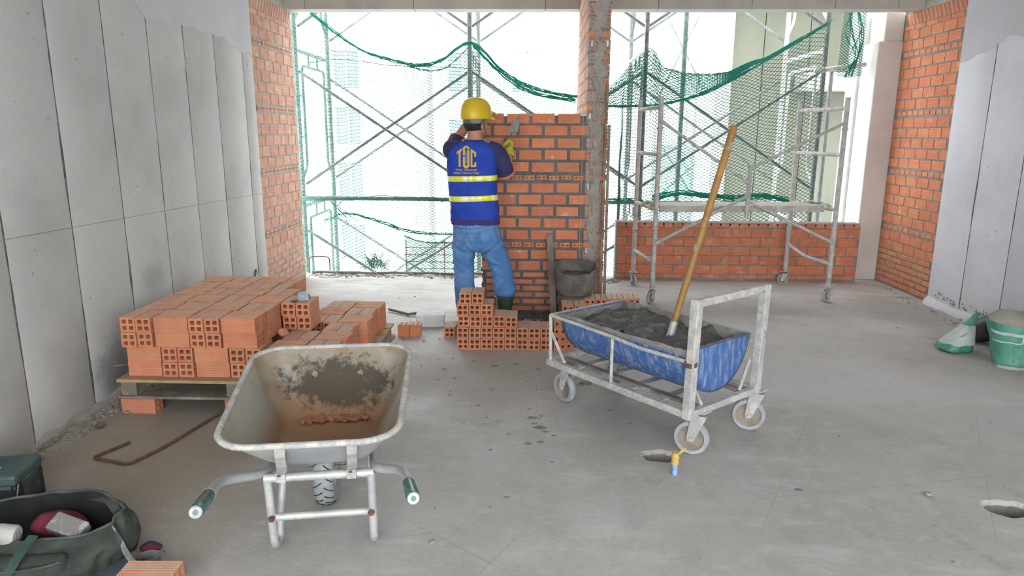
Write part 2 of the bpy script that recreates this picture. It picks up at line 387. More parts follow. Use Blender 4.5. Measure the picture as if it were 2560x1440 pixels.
# smooth skim coat left over the upper end of both walls: thin layer with a torn lower edge
def skim(parent, X, sgn, prof, ztop, seed):
    pts = []
    for (ya, za), (yb, zb) in zip(prof[:-1], prof[1:]):
        n = max(2, int(abs(yb - ya) / .02))
        for k in range(n):
            t = k / n; y = ya + (yb - ya) * t; pts.append((y, za + (zb - za) * t + .03 * fbm((y, seed, 0), 6, 4)))
    pts.append(prof[-1]); mb = MB(); rows = []
    for y, z in pts: rows.append([(X, y, z), (X + sgn * .004, y, z + .004), (X + sgn * .004, y, ztop), (X, y, ztop)])
    mb.loft(rows, False, False, closed=False); return mb.build('skim_coat', M['skim'], parent)
skim(wl, XL, 1, [(3.9, 3.0), (4.25, 2.5), (4.62, 2.25), (5.1, 2.27), (5.55, 2.28), (5.9, 2.24), (6.32, 2.19)], 3.1, 2)
skim(wr, XR, -1, [(4.2, 2.2), (5.2, 2.25), (5.9, 2.32), (6.1, 2.24), (6.52, 2.17)], 3.1, 6)
# kicker / rough foot of the right wall
mb = MB(); rows = []
for k in range(90):
    y = 3.4 + k * .035; w = .05 + .03 * fbm((y, 1, 0), 4); h = .055 + .03 * fbm((y, 5, 0), 5)
    rows.append([(XR + .01, y, 0), (XR - w, y, 0), (XR - w * .8, y, h * .6), (XR - w * .25, y, h), (XR + .01, y, h * 1.1)])
mb.loft(rows, False, False, closed=False); tag(mb.build('baseboard_right', M['panel_right'], smooth=40), kind='structure')
mb = MB(); rows = []
for k in range(150):
    y = 1.2 + k * .035; w = .035 + .035 * fbm((y, 2, 0), 4); h = .03 + .03 * fbm((y, 8, 0), 5)
    rows.append([(XL - .01, y, 0), (XL + max(.01, w), y, 0), (XL + max(.008, w * .7), y, max(.01, h * .6)), (XL + max(.002, w * .2), y, max(.012, h)), (XL - .01, y, max(.014, h * 1.1))])
mb.loft(rows, False, False, closed=False); tag(mb.build('baseboard_left', M['mortar_pale'], smooth=40), kind='structure')
# chalk line snapped on the left wall and wall pockmarks
mb = MB(); mb.bar((XL + .0015, 2.4, 1.06), (XL + .0015, 6.32, 1.0), .0006, .0018); mb.build('chalk_line', M['joint'], wl)
mb = MB(); rp = random.Random(17)
for k in range(60):
    y, z = rp.uniform(2.3, 6.2), rp.uniform(.1, 2.6); s = rp.uniform(.0015, .005)
    mb.ellipsoid((XL, y, z), (.0025, s * rp.uniform(.5, 1.5), s * rp.uniform(.6, 2)), nu=7, nv=4)
ob = mb.build('air_holes', M['mortar'], wl); ob['kind'] = 'stuff'
mb = MB()
for k in range(40):
    y, z = rp.uniform(4.4, 6.4), rp.uniform(.03, 2.6) ** 1; s = rp.uniform(.0015, .005)
    mb.ellipsoid((XR, y, z), (.0025, s * rp.uniform(.5, 1.5), s * rp.uniform(.6, 2)), nu=7, nv=4)
for k in range(90):
    y = rp.uniform(4.9, 6.45); s = rp.uniform(.003, .009); mb.ellipsoid((XR - .002, y, .075 + abs(rp.gauss(0, .03))), (.004, s * rp.uniform(.8, 2.5), s), nu=7, nv=4)
ob = mb.build('air_holes', M['mortar'], wr); ob['kind'] = 'stuff'

# ---------------------------------------------------------------- bricks
BH = .084
def mesh_ribbed(L=.19, D=.10, H=BH, grooves=5, gd=.0022):
    """stretcher: front face at y=0 looking to -y, ribbed along its length"""
    pr = [(D, -H / 2), (0, -H / 2)]
    for k in range(grooves):
        z = -H / 2 + H * (k + 1) / (grooves + 1); w = .0032
        pr += [(0, z - w), (gd, z), (0, z + w)]
    pr += [(0, H / 2), (D, H / 2)]
    mb = MB(); mb.loft([[(-L / 2, y, z) for y, z in pr], [(L / 2, y, z) for y, z in pr]], True, True); return mb
def mesh_plain(L, D, H, c=.004):
    pr = [(D, -H / 2), (c, -H / 2), (0, -H / 2 + c), (0, H / 2 - c), (c, H / 2), (D, H / 2)]
    mb = MB(); mb.loft([[(-L / 2, y, z) for y, z in pr], [(L / 2, y, z) for y, z in pr]], True, True); return mb
def hole_face(mb, cx, cz, hw, hh, r, n=8, depth=.035, y=0.):
    """rectangular patch around (cx,cz) with one round blind hole"""
    outer = []; inner = []; deep = []
    for k in range(n):
        t = 2 * pi * (k + .5) / n; dx, dz = cos(t), sin(t)
        kk = min(hw / abs(dx) if abs(dx) > 1e-6 else 9, hh / abs(dz) if abs(dz) > 1e-6 else 9)
        outer.append((cx + dx * kk, y, cz + dz * kk)); inner.append((cx + dx * r, y, cz + dz * r)); deep.append((cx + dx * r, y + depth, cz + dz * r))
    mb.loft([outer, inner, deep], False, True)
    for sx, sz in ((1, 1), (1, -1), (-1, 1), (-1, -1)):
        q = (cx + sx * hw, y, cz + sz * hh); b = sorted(outer, key=lambda p: (p[0] - q[0]) ** 2 + (p[2] - q[2]) ** 2)[:2]; mb.add([b[0], b[1], q], [(0, 1, 2)])
def mesh_header2(W=.082, D=.10, H=.045):
    mb = MB(); hole_face(mb, -W / 4, 0, W / 4, H / 2, .011); hole_face(mb, W / 4, 0, W / 4, H / 2, .011)
    mb.loft([[(-W / 2, 0, -H / 2), (W / 2, 0, -H / 2), (W / 2, 0, H / 2), (-W / 2, 0, H / 2)], [(-W / 2, D, -H / 2), (W / 2, D, -H / 2), (W / 2, D, H / 2), (-W / 2, D, H / 2)]], False, True); return mb
def mesh_hollow4(W=.085, L=.19, ribs=6, gd=.0022):
    """four-hole extruded brick lying along y (0..L), cross-section W x W centred on x=0, base at z=0"""
    h = W / 2; out = []
    for side in range(4):
        for k in range(ribs):
            a = -h + W * k / ribs; st = W / ribs
            for (d, o) in ((0, 0), (0, .52), (gd, .6), (gd, .92)):
                t = a + st * o
                x, z = [(t, -h + d), (h - d, t), (-t, h - d), (-h + d, -t)][side]
                out.append((x, z))
    inn = []; e = h - .006
    for x, z in out:
        k = e / max(abs(x), abs(z)); inn.append((x * k, z * k))
    mb = MB(); z0 = h
    def P(x, z, y): return (x, y, z + z0)
    n = len(out)
    mb.loft([[P(x, z, 0) for x, z in inn], [P(x, z, 0) for x, z in out], [P(x, z, L) for x, z in out], [P(x, z, L) for x, z in inn]], False, False)
    g = [-e, -.0305, -.0065, .0065, .0305, e]
    for yy in (0, L):
        for i in range(5):
            for j in range(5):
                if i in (1, 3) and j in (1, 3): continue
                mb.add([P(g[i], g[j], yy), P(g[i + 1], g[j], yy), P(g[i + 1], g[j + 1], yy), P(g[i], g[j + 1], yy)], [(0, 1, 2, 3)])
    for i in (1, 3):
        for j in (1, 3):
            c = .003; q = [(g[i] + c, g[j]), (g[i + 1] - c, g[j]), (g[i + 1], g[j] + c), (g[i + 1], g[j + 1] - c), (g[i + 1] - c, g[j + 1]), (g[i] + c, g[j + 1]), (g[i], g[j + 1] - c), (g[i], g[j] + c)]
            mb.loft([[P(x, z, 0) for x, z in q], [P(x, z, L) for x, z in q]], False, False)
            for yy in (0, L):
                for (a, b_, c_) in (((g[i], g[j]), q[0], q[7]), ((g[i + 1], g[j]), q[1], q[2]), ((g[i + 1], g[j + 1]), q[3], q[4]), ((g[i], g[j + 1]), q[5], q[6])):
                    mb.add([P(*a, yy), P(*b_, yy), P(*c_, yy)], [(0, 1, 2)])
    return mb
def brick_set(m):
    return dict(stretch=mesh_ribbed().mesh('brick', m), thin=mesh_plain(.19, .10, .042).mesh('brick', m), head=mesh_header2().mesh('brick', m), solid_head=mesh_plain(.082, .10, .045).mesh('brick', m),
                diag=mesh_plain(.135, .10, .042).mesh('brick', m), plain=mesh_plain(.19, .10, BH).mesh('brick', m))
BS = {k: brick_set(M[k]) for k in ('brick', 'brick_pale', 'brick_red', 'brick_mort')}
COURSES = [(2.52, 'S'), (2.42, 'S'), (2.335, 'H')]
for hz in (2.335, 1.757, 1.183):
    for k in range(5): COURSES.append((hz - .087 - .1 * k, 'S'))
    COURSES.append((hz - .575, 'H'))
COURSES += [(.523, 'S'), (.423, 'S')] + [(.343 - .06 * k, 'T') for k in range(6)]
COURSES = [(2.592, 'T')] + COURSES
def lay(wall, origin, d, length, courses, bset, rng, pitch=.205, mason=1.0, hole=True, start=None, hpitch=.104, off0=None, name='brick', zs=1., fm=None):
    """lay bricks over a face: origin at its left foot, d = direction along the face (bricks look along d x z)"""
    d = Vector(d).normalized(); ang = atan2(d.y, d.x); o = Vector(origin); base = base_of(wall); cnt = 0; fill = MB(); nin = Vector((-d.y, d.x, 0))
    for ci, (z, t) in enumerate(courses):
        W = {'S': .19, 'T': .19, 'H': .082}[t] ; p = hpitch if t == 'H' else pitch
        if t != 'H': W = pitch - .017 * mason
        x = -p * ((ci % 2) * .5 + rng.uniform(0, .12) if off0 is None else ((ci + off0) % 2) * .5)
        if t == 'H' and hole:
            xx = x - p
            while xx < length:
                a, b_ = max(0, xx + W), min(length, xx + p)
                if b_ - a > .002: fill.bar(o + d * a + nin * .027 + Vector((0, 0, z)), o + d * b_ + nin * .027 + Vector((0, 0, z)), .046, .044)
                xx += p
        while x < length - .02:
            a, b_ = max(0, x), min(length, x + W)
            if b_ - a > .03:
                key = {'S': 'stretch', 'T': 'thin', 'H': 'head' if hole else 'solid_head'}[t]; nominal = .082 if t == 'H' else .19
                c = o + d * ((a + b_) / 2) + Vector((0, 0, z + rng.uniform(-.002, .002))) + Vector((d.y, -d.x, 0)) * rng.uniform(-.0005, .0015)
                ob = inst(name, bset[key], c - base, (0, rng.uniform(-.006, .006), ang + rng.uniform(-.006, .006)), wall, ((b_ - a) / nominal, 1, zs)); cnt += 1
            x += p
    if fill.v: fill.build('mortar_joint', fm or M['mortar_pale'], wall)
    return cnt
def core_box(name, lo, hi, m, kind='structure', slots=(), inset=(0, 0, 0, 0)):
    """mortar body; slots = header courses where the body steps back so that the brick holes stay open"""
    mb = MB(); c = [(a + b_) / 2 for a, b_ in zip(lo, hi)]; z = lo[2]
    for zs_ in sorted(s for s in slots if lo[2] < s < hi[2]):
        for z0, z1, ins in ((z, zs_ - .0215, 0), (zs_ - .0215, zs_ + .0215, 1)):
            a, b_ = (lo[0] + ins * inset[0], lo[1] + ins * inset[1]), (hi[0] - ins * inset[2], hi[1] - ins * inset[3]); mb.box(((a[0] + b_[0]) / 2, (a[1] + b_[1]) / 2, (z0 + z1) / 2), (b_[0] - a[0], b_[1] - a[1], z1 - z0))
        z = zs_ + .0215
    mb.box((c[0], c[1], (z + hi[2]) / 2), (hi[0] - lo[0], hi[1] - lo[1], hi[2] - z))
    o = mb.build(name, m, loc=(c[0], c[1], lo[2])); o['kind'] = kind; return o
rb = random.Random(41); HZ = [z for z, t in COURSES if t == 'H']
# left return wall (y 6.34..7.43), face at x = -2.485 looking to +x
lw = core_box('wall_left_brick', (XL - .12, 6.33, 0), (XL - .010, 7.43, 2.735), M['mortar_pale'], slots=HZ, inset=(0, 0, .042, 0))
lay(lw, (XL - .006, 6.34, 0), (0, 1, 0), 1.085, COURSES, BS['brick_pale'], rb)
for k in range(17):
    y = 6.36 + .064 * k; inst('brick', BS['brick_pale']['diag'], Vector((XL - .006, y, 2.672)) - base_of(lw), (0, radians(-62), pi / 2), lw)
# right return wall, face at x = 3.74 looking to -x
rw = core_box('wall_right_brick', (XR + .010, 6.53, 0), (XR + .12, 7.6, 2.735), M['mortar'])
lay(rw, (XR + .006, 7.57, 0), (0, -1, 0), 1.035, COURSES, BS['brick_mort'], rb, hole=False)
for k in range(15):
    y = 7.5 - .066 * k; inst('brick', BS['brick_mort']['diag'], Vector((XR + .006, y, 2.672)) - base_of(rw), (0, radians(58), -pi / 2), rw)
# low parapet wall under the right opening
pw = core_box('wall_parapet', (.905, 7.440, 0), (3.47, 7.55, .60), M['mortar'])
LOWC = [(.522, 'S'), (.424, 'S'), (.324, 'S'), (.225, 'S'), (.122, 'S'), (.045, 'T')]
lay(pw, (.912, 7.436, 0), (1, 0, 0), 2.55, LOWC, BS['brick_red'], rb, pitch=.203, mason=.8, off0=0)
lay(pw, (.912, 7.436, 0), (1, 0, 0), 2.55, [(.600, 'H')], BS['brick_red'], rb, hole=False, hpitch=.1)
mb = MB(); rows = []
for k in range(65):
    x = .89 + k * .04; h = .632 + .006 * fbm((x, 0, 0), 9); rows.append([(x, 7.432, .622), (x, 7.436, h), (x, 7.56, h + .002), (x, 7.56, .59), ])
mb.loft(rows, True, True); mb.build('mortar_cap', M['mortar_pale'], pw)
mb = MB(); mb.box((.897, 7.49, .31), (.018, .115, .62)); mb.build('mortar_end', M['mortar_pale'], pw)

# brick pier running out from the facade (middle of the picture), raw toothed end towards the room
pr = core_box('wall_pier', (.441, 6.04, 0), (.609, 7.43, 3.1), M['mortar'])
PC = [(3.06, 'S'), (2.96, 'S')] + [(2.91, 'H')] + [(2.823 - .1 * k, 'S') for k in range(5)]
PC = [c for c in PC if c[0] > 2.40] + [c for c in COURSES if c[0] < 2.34]
lay(pr, (.437, 7.25, 0), (0, -1, 0), 1.27, PC, BS['brick_pale'], rb, hole=False)  # left side: glare from the opening put into the brick colour
lay(pr, (.613, 5.98, 0), (0, 1, 0), 1.27, PC, BS['brick_red'], rb, hole=False)
M['brick_caked'] = mat('fired_clay_mortar_caked', (.50, .24, .15), .9, col2=(.34, .30, .27), scale=14, thr=(.42, .56), col3=(.30, .28, .25), scale3=30, thr3=(.52, .6), var=.1, bump=.3, bscale=90)
H4 = mesh_hollow4().mesh('brick', M['brick_caked'])
for z, t in PC:
    if t == 'S':
        for x in (.479, .571):
            ob = inst('brick', H4, Vector((x + rb.uniform(-.004, .004), 5.962 + rb.uniform(-.006, .008), z - .0425)) - base_of(pr), (0, 0, rb.uniform(-.03, .03)), pr)
    elif t == 'T':
        for x in (.479, .571): inst('brick', BS['brick_mort']['solid_head'], Vector((x, 5.965, z)) - base_of(pr), (0, 0, 0), pr)
    else:
        inst('brick', BS['brick_mort']['thin'], Vector((.525, 5.964, z)) - base_of(pr), (0, 0, 0), pr, (.94, 1, 1.15))
mb = MB(); mb.box((.525, 6.005, 1.55), (.020, .072, 3.1))
for (z, t), (z2, t2) in zip(PC[:-1], PC[1:]):
    h1 = {'S': .0425, 'H': .024, 'T': .0225}; a, b_ = z - h1[t], z2 + h1[t2]
    if a - b_ > .002: mb.box((.525, 6.006, (a + b_) / 2), (.17, .068, a - b_))
mb.build('mortar_bed', M['mortar'], pr)
# mortar slurry squeezed over the raw end
mb = MB()
for k in range(520):
    z = rb.uniform(.05, 3.05); x = rb.gauss(.525, .022) if rb.random() < .75 else rb.uniform(.445, .605); s = rb.uniform(.010, .030)
    mb.ellipsoid((x, 5.968, z), (s * .8, rb.uniform(.006, .016), s * 1.5), nu=8, nv=5)
SLURRY = mb
for z in (2.26, 1.69, 1.11, .56):
    for x in (.462, .588):
        mb = MB(); mb.box((x, 5.955, z), (.014, .003, .045)); mb.box((x, 5.975, z + .021), (.014, .04, .003)); mb.build('wall_tie', M['galv'], pr)
# concrete column at the right end of the facade and its lit outer reveal
cr = empty('wall_column', (3.62, 7.75, 0), kind='structure')
mb = MB(); mb.box((3.625, 7.75, 1.24), (.25, .36, 2.48)); mb.build('column_shaft', M['column'], cr, bevel=.012)
mb = MB(); mb.box((3.655, 7.76, 2.62), (.19, .34, .28)); mb.build('column_head', M['column'], cr, bevel=.01)
mb = MB(); mb.box((3.62, 8.06, 1.4), (.30, .26, 2.9)); mb.build('column_reveal', M['render_white'], cr, bevel=.01)
# ---------------------------------------------------------------- outside: facade scaffold
SX = [-2.61, -.705, 1.19, 3.09]; SYN, SYO = 7.87, 9.1
FRAME_LABELS = {}
def scaf_frame(X, z0, label, m, name='facade_scaffold'):
    """walk-through frame standing across the facade: two legs, top bar, inner arch, stub struts"""
    r = empty(name, (X, (SYN + SYO) / 2, z0), label, 'scaffold', 'facade scaffold frames outside the openings')
    z1 = z0 + 1.7; mo = M['scaf_pale'] if X > 3 else m  # outer leg, top bar and arch of the end frame are paler
    for y in (SYN, SYO):
        MB().tube([(X, y, z0), (X, y, z1)], .0265, 8).build('leg', mo if y == SYO else m, r, smooth=40)
        MB().tube([(X, y, z1 - .03), (X, y, z1 + .09)], .017, 8).build('coupling_pin', M['scaf'], r, smooth=40)
    MB().tube([(X, SYN, z1 - .02), (X, SYO, z1 - .02)], .0235, 8).build('top_bar', mo, r, smooth=40)
    a, b_ = SYN + .2, SYO - .2
    MB().tube(fillet([(X, SYN + .01, z0 + .28), (X, a, z0 + .42), (X, a, z1 - .17), (X, b_, z1 - .17), (X, b_, z0 + .42), (X, SYO - .01, z0 + .28)], .07), .017, 7).build('inner_arch', mo, r, smooth=40)
    for y in (SYN + .45, SYO - .45): MB().tube([(X, y, z1 - .17), (X, y, z1 - .02)], .011, 6).build('strut', m, r, smooth=40)
    for y, yy in ((SYN, a), (SYO, b_)):
        for z in (z0 + .75, z0 + 1.2): MB().tube([(X, y, z), (X, yy, z)], .011, 6).build('strut', m, r, smooth=40)
    return r
where = ['beside the left brick return wall', 'behind the worker', 'just right of the brick pier', 'by the concrete column']
for i, X in enumerate(SX):
    for z0, lev in ((-.955, 'lower'), (.745, 'middle'), (2.445, 'upper')):
        scaf_frame(X, z0, f'{lev} facade scaffold frame standing outside {where[i]}', M['scaf_green'] if i in (0,) else M['scaf'])
def brace(p, q, label, m=None):
    mb = MB(); mb.tube([p, q], .0165, 6); p, q = Vector(p), Vector(q)
    o = mb.build('cross_brace', m or M['scaf'], smooth=40, loc=tuple((p + q) / 2)); return tag(o, label, 'brace', 'scaffold cross braces outside the openings')
bays = ['left opening bay', 'bay crossed by the brick pier', 'right opening bay']
for i in range(3):
    for y, pl in ((SYN + .03, 'near'), (SYO + .03, 'far')):
        for za, zb, lev in ((-.75, .44, 'lower'), (.97, 2.2, 'middle'), (2.67, 3.9, 'upper')):
            a, b_ = SX[i] + .02, SX[i + 1] - .02
            brace((a, y, zb), (b_, y, za), f'{pl} {lev} scaffold brace falling to the right across the {bays[i]}')
            brace((a, y + .036, za), (b_, y + .036, zb), f'{pl} {lev} scaffold brace rising to the right across the {bays[i]}')
# guard rail tubes
def rail(p, q, label, r=.022, m=None, name='guard_rail'):
    mb = MB(); mb.tube([p, q], r, 8); o = mb.build(name, m or M['scaf_green'], smooth=40, loc=tuple((Vector(p) + Vector(q)) / 2)); return tag(o, label, 'rail')
rail((-2.7, 7.80, .825), (.42, 7.80, .812), 'horizontal guard rail wrapped in green net across the left opening')
rail((.63, 7.80, .80), (3.2, 7.80, .80), 'horizontal guard rail behind the mobile scaffold platform')
rail((2.95, 7.76, 2.20), (3.46, 7.72, 2.27), 'short white tube tied to the concrete column at net height', .025, M['galv'], 'tie_tube')
rail((1.73, 8.5, -.5), (1.73, 8.5, 4.0), 'upright scaffold pole behind the left post of the mobile scaffold', .027, M['scaf_green'], 'scaffold_pole')
rail((1.165, 7.72, .6), (1.165, 7.72, 3.3), 'dark upright pole standing right behind the net beside the brick pier', .02, M['steel_dark'], 'scaffold_pole')
rail((3.35, 8.3, -.5), (3.35, 8.3, 2.28), 'grey upright tube standing behind the right post of the mobile scaffold', .024, M['scaf'], 'scaffold_pole')
# ---------------------------------------------------------------- safety nets
def net(name, label, top, bot, x0, x1, y, cell, m, seed, r=.0030, gather=None, wav=.05, zpow=1.0, rows=None):
    """diamond-knotted net hung between two height profiles; every strand is a thin prism"""
    nx = int((x1 - x0) / cell * 2); mb = MB(); zt = [top(x0 + (x1 - x0) * i / nx) for i in range(nx + 1)]; zb = [bot(x0 + (x1 - x0) * i / nx) for i in range(nx + 1)]
    H = max(t - b_ for t, b_ in zip(zt, zb)); nz = rows or int(H / cell * 2.9)
    def P(i, j):
        x = x0 + (x1 - x0) * i / nx; t = (j / nz) ** zpow; z = zb[i] + (zt[i] - zb[i]) * t
        yy = y + wav * mnoise.noise(Vector((x * 1.3, z * .9, seed))) + .012 * mnoise.noise(Vector((x * 9, z * 9, seed)))
        x += .03 * mnoise.noise(Vector((x * 2.1, z * 2.1, seed + 5))); z += .03 * mnoise.noise(Vector((x * 2.1, z * 2.1, seed + 8)))
        return Vector((x, yy, z))
    pts = {}
    for j in range(nz + 1):
        for i in range(nx + 1):
            if (i + j) % 2 == 0: pts[i, j] = P(i, j)
    for (i, j), a in pts.items():
        for di in (-1, 1):
            q = pts.get((i + di, j + 1))
            if q is None: continue
            d = (q - a); s = Vector((d.z, 0, -d.x)).normalized() * r; t = Vector((0, r * 1.2, 0))
            mb.add([a - s - t * .5, a + s - t * .5, a + t, q - s - t * .5, q + s - t * .5, q + t], [(0, 3, 4, 1), (1, 4, 5, 2), (2, 5, 3, 0)])
    c = ((x0 + x1) / 2, y, min(zb))
    e = empty(name, c, label, 'net')
    me = bpy.data.meshes.new('net_mesh'); me.from_pydata([(a - c[0], b_ - c[1], d - c[2]) for a, b_, d in mb.v], [], mb.f); me.materials.append(m)
    o = bpy.data.objects.new('net_mesh', me); COL.objects.link(o); o.parent = e
    return e
def interp(pr):
    def f(x):
        if x <= pr[0][0]: return pr[0][1]
        for (a, za), (b_, zb) in zip(pr[:-1], pr[1:]):
            if x <= b_: t = (x - a) / (b_ - a); t = t * t * (3 - 2 * t) * .35 + t * .65; return za + (zb - za) * t
        return pr[-1][1]
    return f
NLT = [(-2.6, 3.0), (-2.37, 2.78), (-2.06, 2.54), (-1.81, 2.385), (-1.56, 2.315), (-1.26, 2.255), (-1.0, 2.30), (-.67, 2.47), (-.33, 2.18), (-.03, 2.025), (.44, 1.94), (.62, 1.96)]
n1 = net('safety_net', 'green safety net sagging across the left opening down to the slab edge', interp(NLT), lambda x: .0, -2.6, .62, 7.73, .062, M['net_dull'], 1, r=.0025)
def rope(parent, pts, r, m, strands=3, tw=.02, name='edge_rope', seed=0):
    P = bez(pts, 10); strands = strands * 2 if strands > 1 else 1; r = r * .55 if strands > 1 else r
    for s in range(strands):
        mb = MB(); mb.tube([p + Vector((0, tw * .5 * mnoise.noise(p * 2.3 + Vector((s * 3.1, seed, 4))), tw * 1.5 * mnoise.noise(p * 1.7 + Vector((s * 7.7, seed, 0))) + .004 * sin(i * 1.3 + s))) for i, p in enumerate(P)], r, 5)
        mb.build(name, m, parent, smooth=60)
rope(n1, [(x, 7.71, z) for x, z in NLT if x > -2.5], .010, M['net'], 4, .022)
rope(n1, [(-1.35, 7.7, 2.24), (-1.15, 7.7, 2.195), (-.95, 7.7, 2.22), (-.75, 7.7, 2.38), (-.68, 7.71, 2.46)], .006, M['net_dull'], 2, .008)
rope(n1, [(-.66, 7.7, 2.46), (-.4, 7.7, 2.2), (-.05, 7.7, 1.98), (.44, 7.7, 1.90)], .009, M['net'], 4, .026)
rope(n1, [(-2.58, 7.72, .82), (-1.8, 7.72, .83), (-.9, 7.72, .82), (.4, 7.72, .80)], .008, M['net_dull'], 5, .024)
rope(n1, [(-2.4, 7.9, .55), (-2.1, 7.75, .66), (-1.8, 7.72, .60), (-1.4, 7.72, .47), (-1.0, 7.72, .44), (-.5, 7.72, .47)], .006, M['net'], 4, .022)
for k in range(5):
    rr = random.Random(k); rope(n1, [(-2.2 + rr.uniform(-.1, .1), 7.7, .80), (-2.17, 7.7, .70 + rr.uniform(-.05, .05)), (-2.1 + rr.uniform(-.06, .2), 7.7, .60 + rr.uniform(-.06, .06))], .003, M['net_dull'], 2, .01, 'loose_strand', k)
rope(n1, [(-2.45, 7.75, 2.27), (-2.1, 7.75, 2.31), (-1.5, 7.75, 2.25), (-.9, 7.75, 2.23), (-.7, 7.75, 2.22)], .004, M['net'], 1, .004, 'cord')
NRT = [(.62, 1.93), (.8, 2.04), (1.0, 2.24), (1.22, 2.44), (1.36, 2.22), (1.62, 2.165), (1.99, 2.175), (2.36, 2.31), (2.75, 2.53), (3.05, 2.70)]
n2 = net('safety_net', 'green safety net hanging behind the mobile scaffold in the right opening', interp(NRT), lambda x: .0 if x < .95 else .30, .58, 3.05, 7.70, .062, M['net_dull'], 4)
NG = [(.62, 1.86), (.81, 1.825), (1.3, 1.85), (1.8, 1.975), (2.36, 2.268), (3.0, 2.66)]
net('safety_net', 'folded upper band of green net rising towards the concrete column', interp(NRT), interp(NG), .66, 3.0, 7.66, .055, M['net'], 7, rows=26)
rope(n2, [(x, 7.67, z) for x, z in NG], .008, M['net'], 4, .018)
rope(n2, [(x, 7.67, z) for x, z in NRT if x > 1.3], .005, M['net_dull'], 2, .010)
rope(n2, [(1.3, 7.68, .86), (1.6, 7.66, .92), (1.9, 7.68, .90), (2.2, 7.66, .87), (2.5, 7.68, .90), (2.8, 7.66, .84)], .010, M['net'], 6, .035)
rope(n2, [(.62, 7.68, .82), (.9, 7.68, .83), (1.2, 7.68, .82)], .008, M['net'], 4, .03)
nb = net('net_bundle', 'bunched green net hanging beside the concrete column at the top', lambda x: 2.95, lambda x: 2.12 + .2 * abs(x - 3.3), 3.17, 3.42, 7.72, .042, M['net'], 12, wav=.1)
for k in range(7):
    rr = random.Random(30 + k); rope(nb, [(3.28 + rr.uniform(-.1, .12), 7.7 + rr.uniform(-.05, .05), 2.9), (3.3 + rr.uniform(-.1, .1), 7.7, 2.6), (3.30 + rr.uniform(-.07, .07), 7.68, 2.35), (3.28 + rr.uniform(-.05, .05), 7.7, 2.15)], .005, M['net'], 2, .02, 'loose_strand', k)
# tangle of net and twigs caught at the foot of the opening
r_ = random.Random(8); mb = MB()
for k in range(150):
    x = r_.gauss(-1.80, .09); a = Vector((x, 7.78 + r_.uniform(-.06, .06), max(.005, r_.uniform(0, .1))))
    b_ = a + Vector((r_.uniform(-.08, .08), r_.uniform(-.05, .05), r_.uniform(.02, .16) * max(.2, 1 - abs(x + 1.8) * 5)))
    mb.tube([a, (a + b_) / 2 + Vector((r_.uniform(-.02, .02), 0, r_.uniform(-.02, .02))), b_], .003, 4)
tag(mb.build('net_tangle', M['net_dull'], loc=(-1.8, 7.8, 0)), 'dark tangled clump of net cord at the foot of the left opening', 'net', kind='stuff')
# barred panel with torn green net standing beside the worker's legs
cg = empty('barrier_panel', (-1.15, 8.02, -.1), 'low rebar barrier panel clad in green net behind the worker', 'barrier')
for z in (.24, .155, .07, -.01, -.09): MB().tube([(-1.50, 8.0, z), (-.62, 8.0, z - .005)], .006, 5).build('bar', M['steel_dark'], cg)
for x in (-1.48, -1.03, -.63): MB().tube([(x, 8.0, -.1), (x, 8.0, .33)], .007, 5).build('bar', M['steel_dark'], cg)
cn = net('panel_net', None, interp([(-1.5, .37), (-1.38, .32), (-1.2, .29), (-1.0, .30), (-.6, .27)]), lambda x: -.1, -1.50, -.6, 8.03, .04, M['net'], 21, wav=.02)
for ch in list(cn.children):
    ch.parent = cg; ch.location = cn.location - cg.location; ch.name = 'panel_net'
bpy.data.objects.remove(cn)
rope(cg, [(-1.5, 8.02, .37), (-1.36, 8.02, .315), (-1.2, 8.02, .29), (-1.0, 8.02, .295), (-.6, 8.02, .27)], .006, M['net'], 3, .010)
# little bent steel hoop and timber toe board along the slab edge
mb = MB(); mb.tube(fillet([(-2.5, 7.6, 0), (-2.5, 7.6, .19), (-2.27, 7.6, .19), (-2.27, 7.6, -.02)], .05), .007, 6)
tag(mb.build('steel_hoop', M['rust'], smooth=40, loc=(-2.38, 7.6, 0)), 'thin bent steel hoop at the foot of the left brick return', 'rebar')
tb = empty('toe_pole', (-1.3, 7.55, 0), 'weathered bamboo toe pole tied along the slab edge of the left opening', 'pole')
mb = MB(); mb.tube([(-2.46 + i * .13, 7.55 + .012 * sin(i), .022 + .004 * sin(i * 2.)) for i in range(22)], [.014 + (.003 if i % 3 == 0 else 0) for i in range(22)], 8); mb.build('pole', M['wood_old'], tb, smooth=60)
for x in (-2.2, -1.75, -1.35, -1.05, -.7):
    MB().tube([(x + .008 * cos(t), 7.55 + .019 * cos(t * 1.0), .022 + .021 * sin(t)) for t in [k * 2 * pi / 10 for k in range(11)]], .004, 5).build('lashing', M['plank'], tb)
    MB().tube([(x, 7.535, .03), (x + .03, 7.52, .02), (x + .05, 7.50, .004)], .003, 5).build('lashing', M['plank'], tb)
mb = MB()
for k in range(240):
    x = r_.uniform(-2.46, .35); s = r_.uniform(.004, .014); mb.ellipsoid((x, 7.48 + r_.gauss(0, .05), s * .4), (s * 1.5, s, s * .7), nu=6, nv=4)
for k in range(90):
    x = r_.uniform(.62, .92); s = r_.uniform(.006, .02); mb.ellipsoid((x, 7.35 + r_.gauss(0, .06), s * .4), (s * 1.3, s, s * .7), nu=6, nv=4)
tag(mb.build('edge_rubble', M['mortar_pale'], loc=(-1, 7.48, 0)), 'grey mortar crumbs lying along the slab edge', 'rubble', kind='stuff')
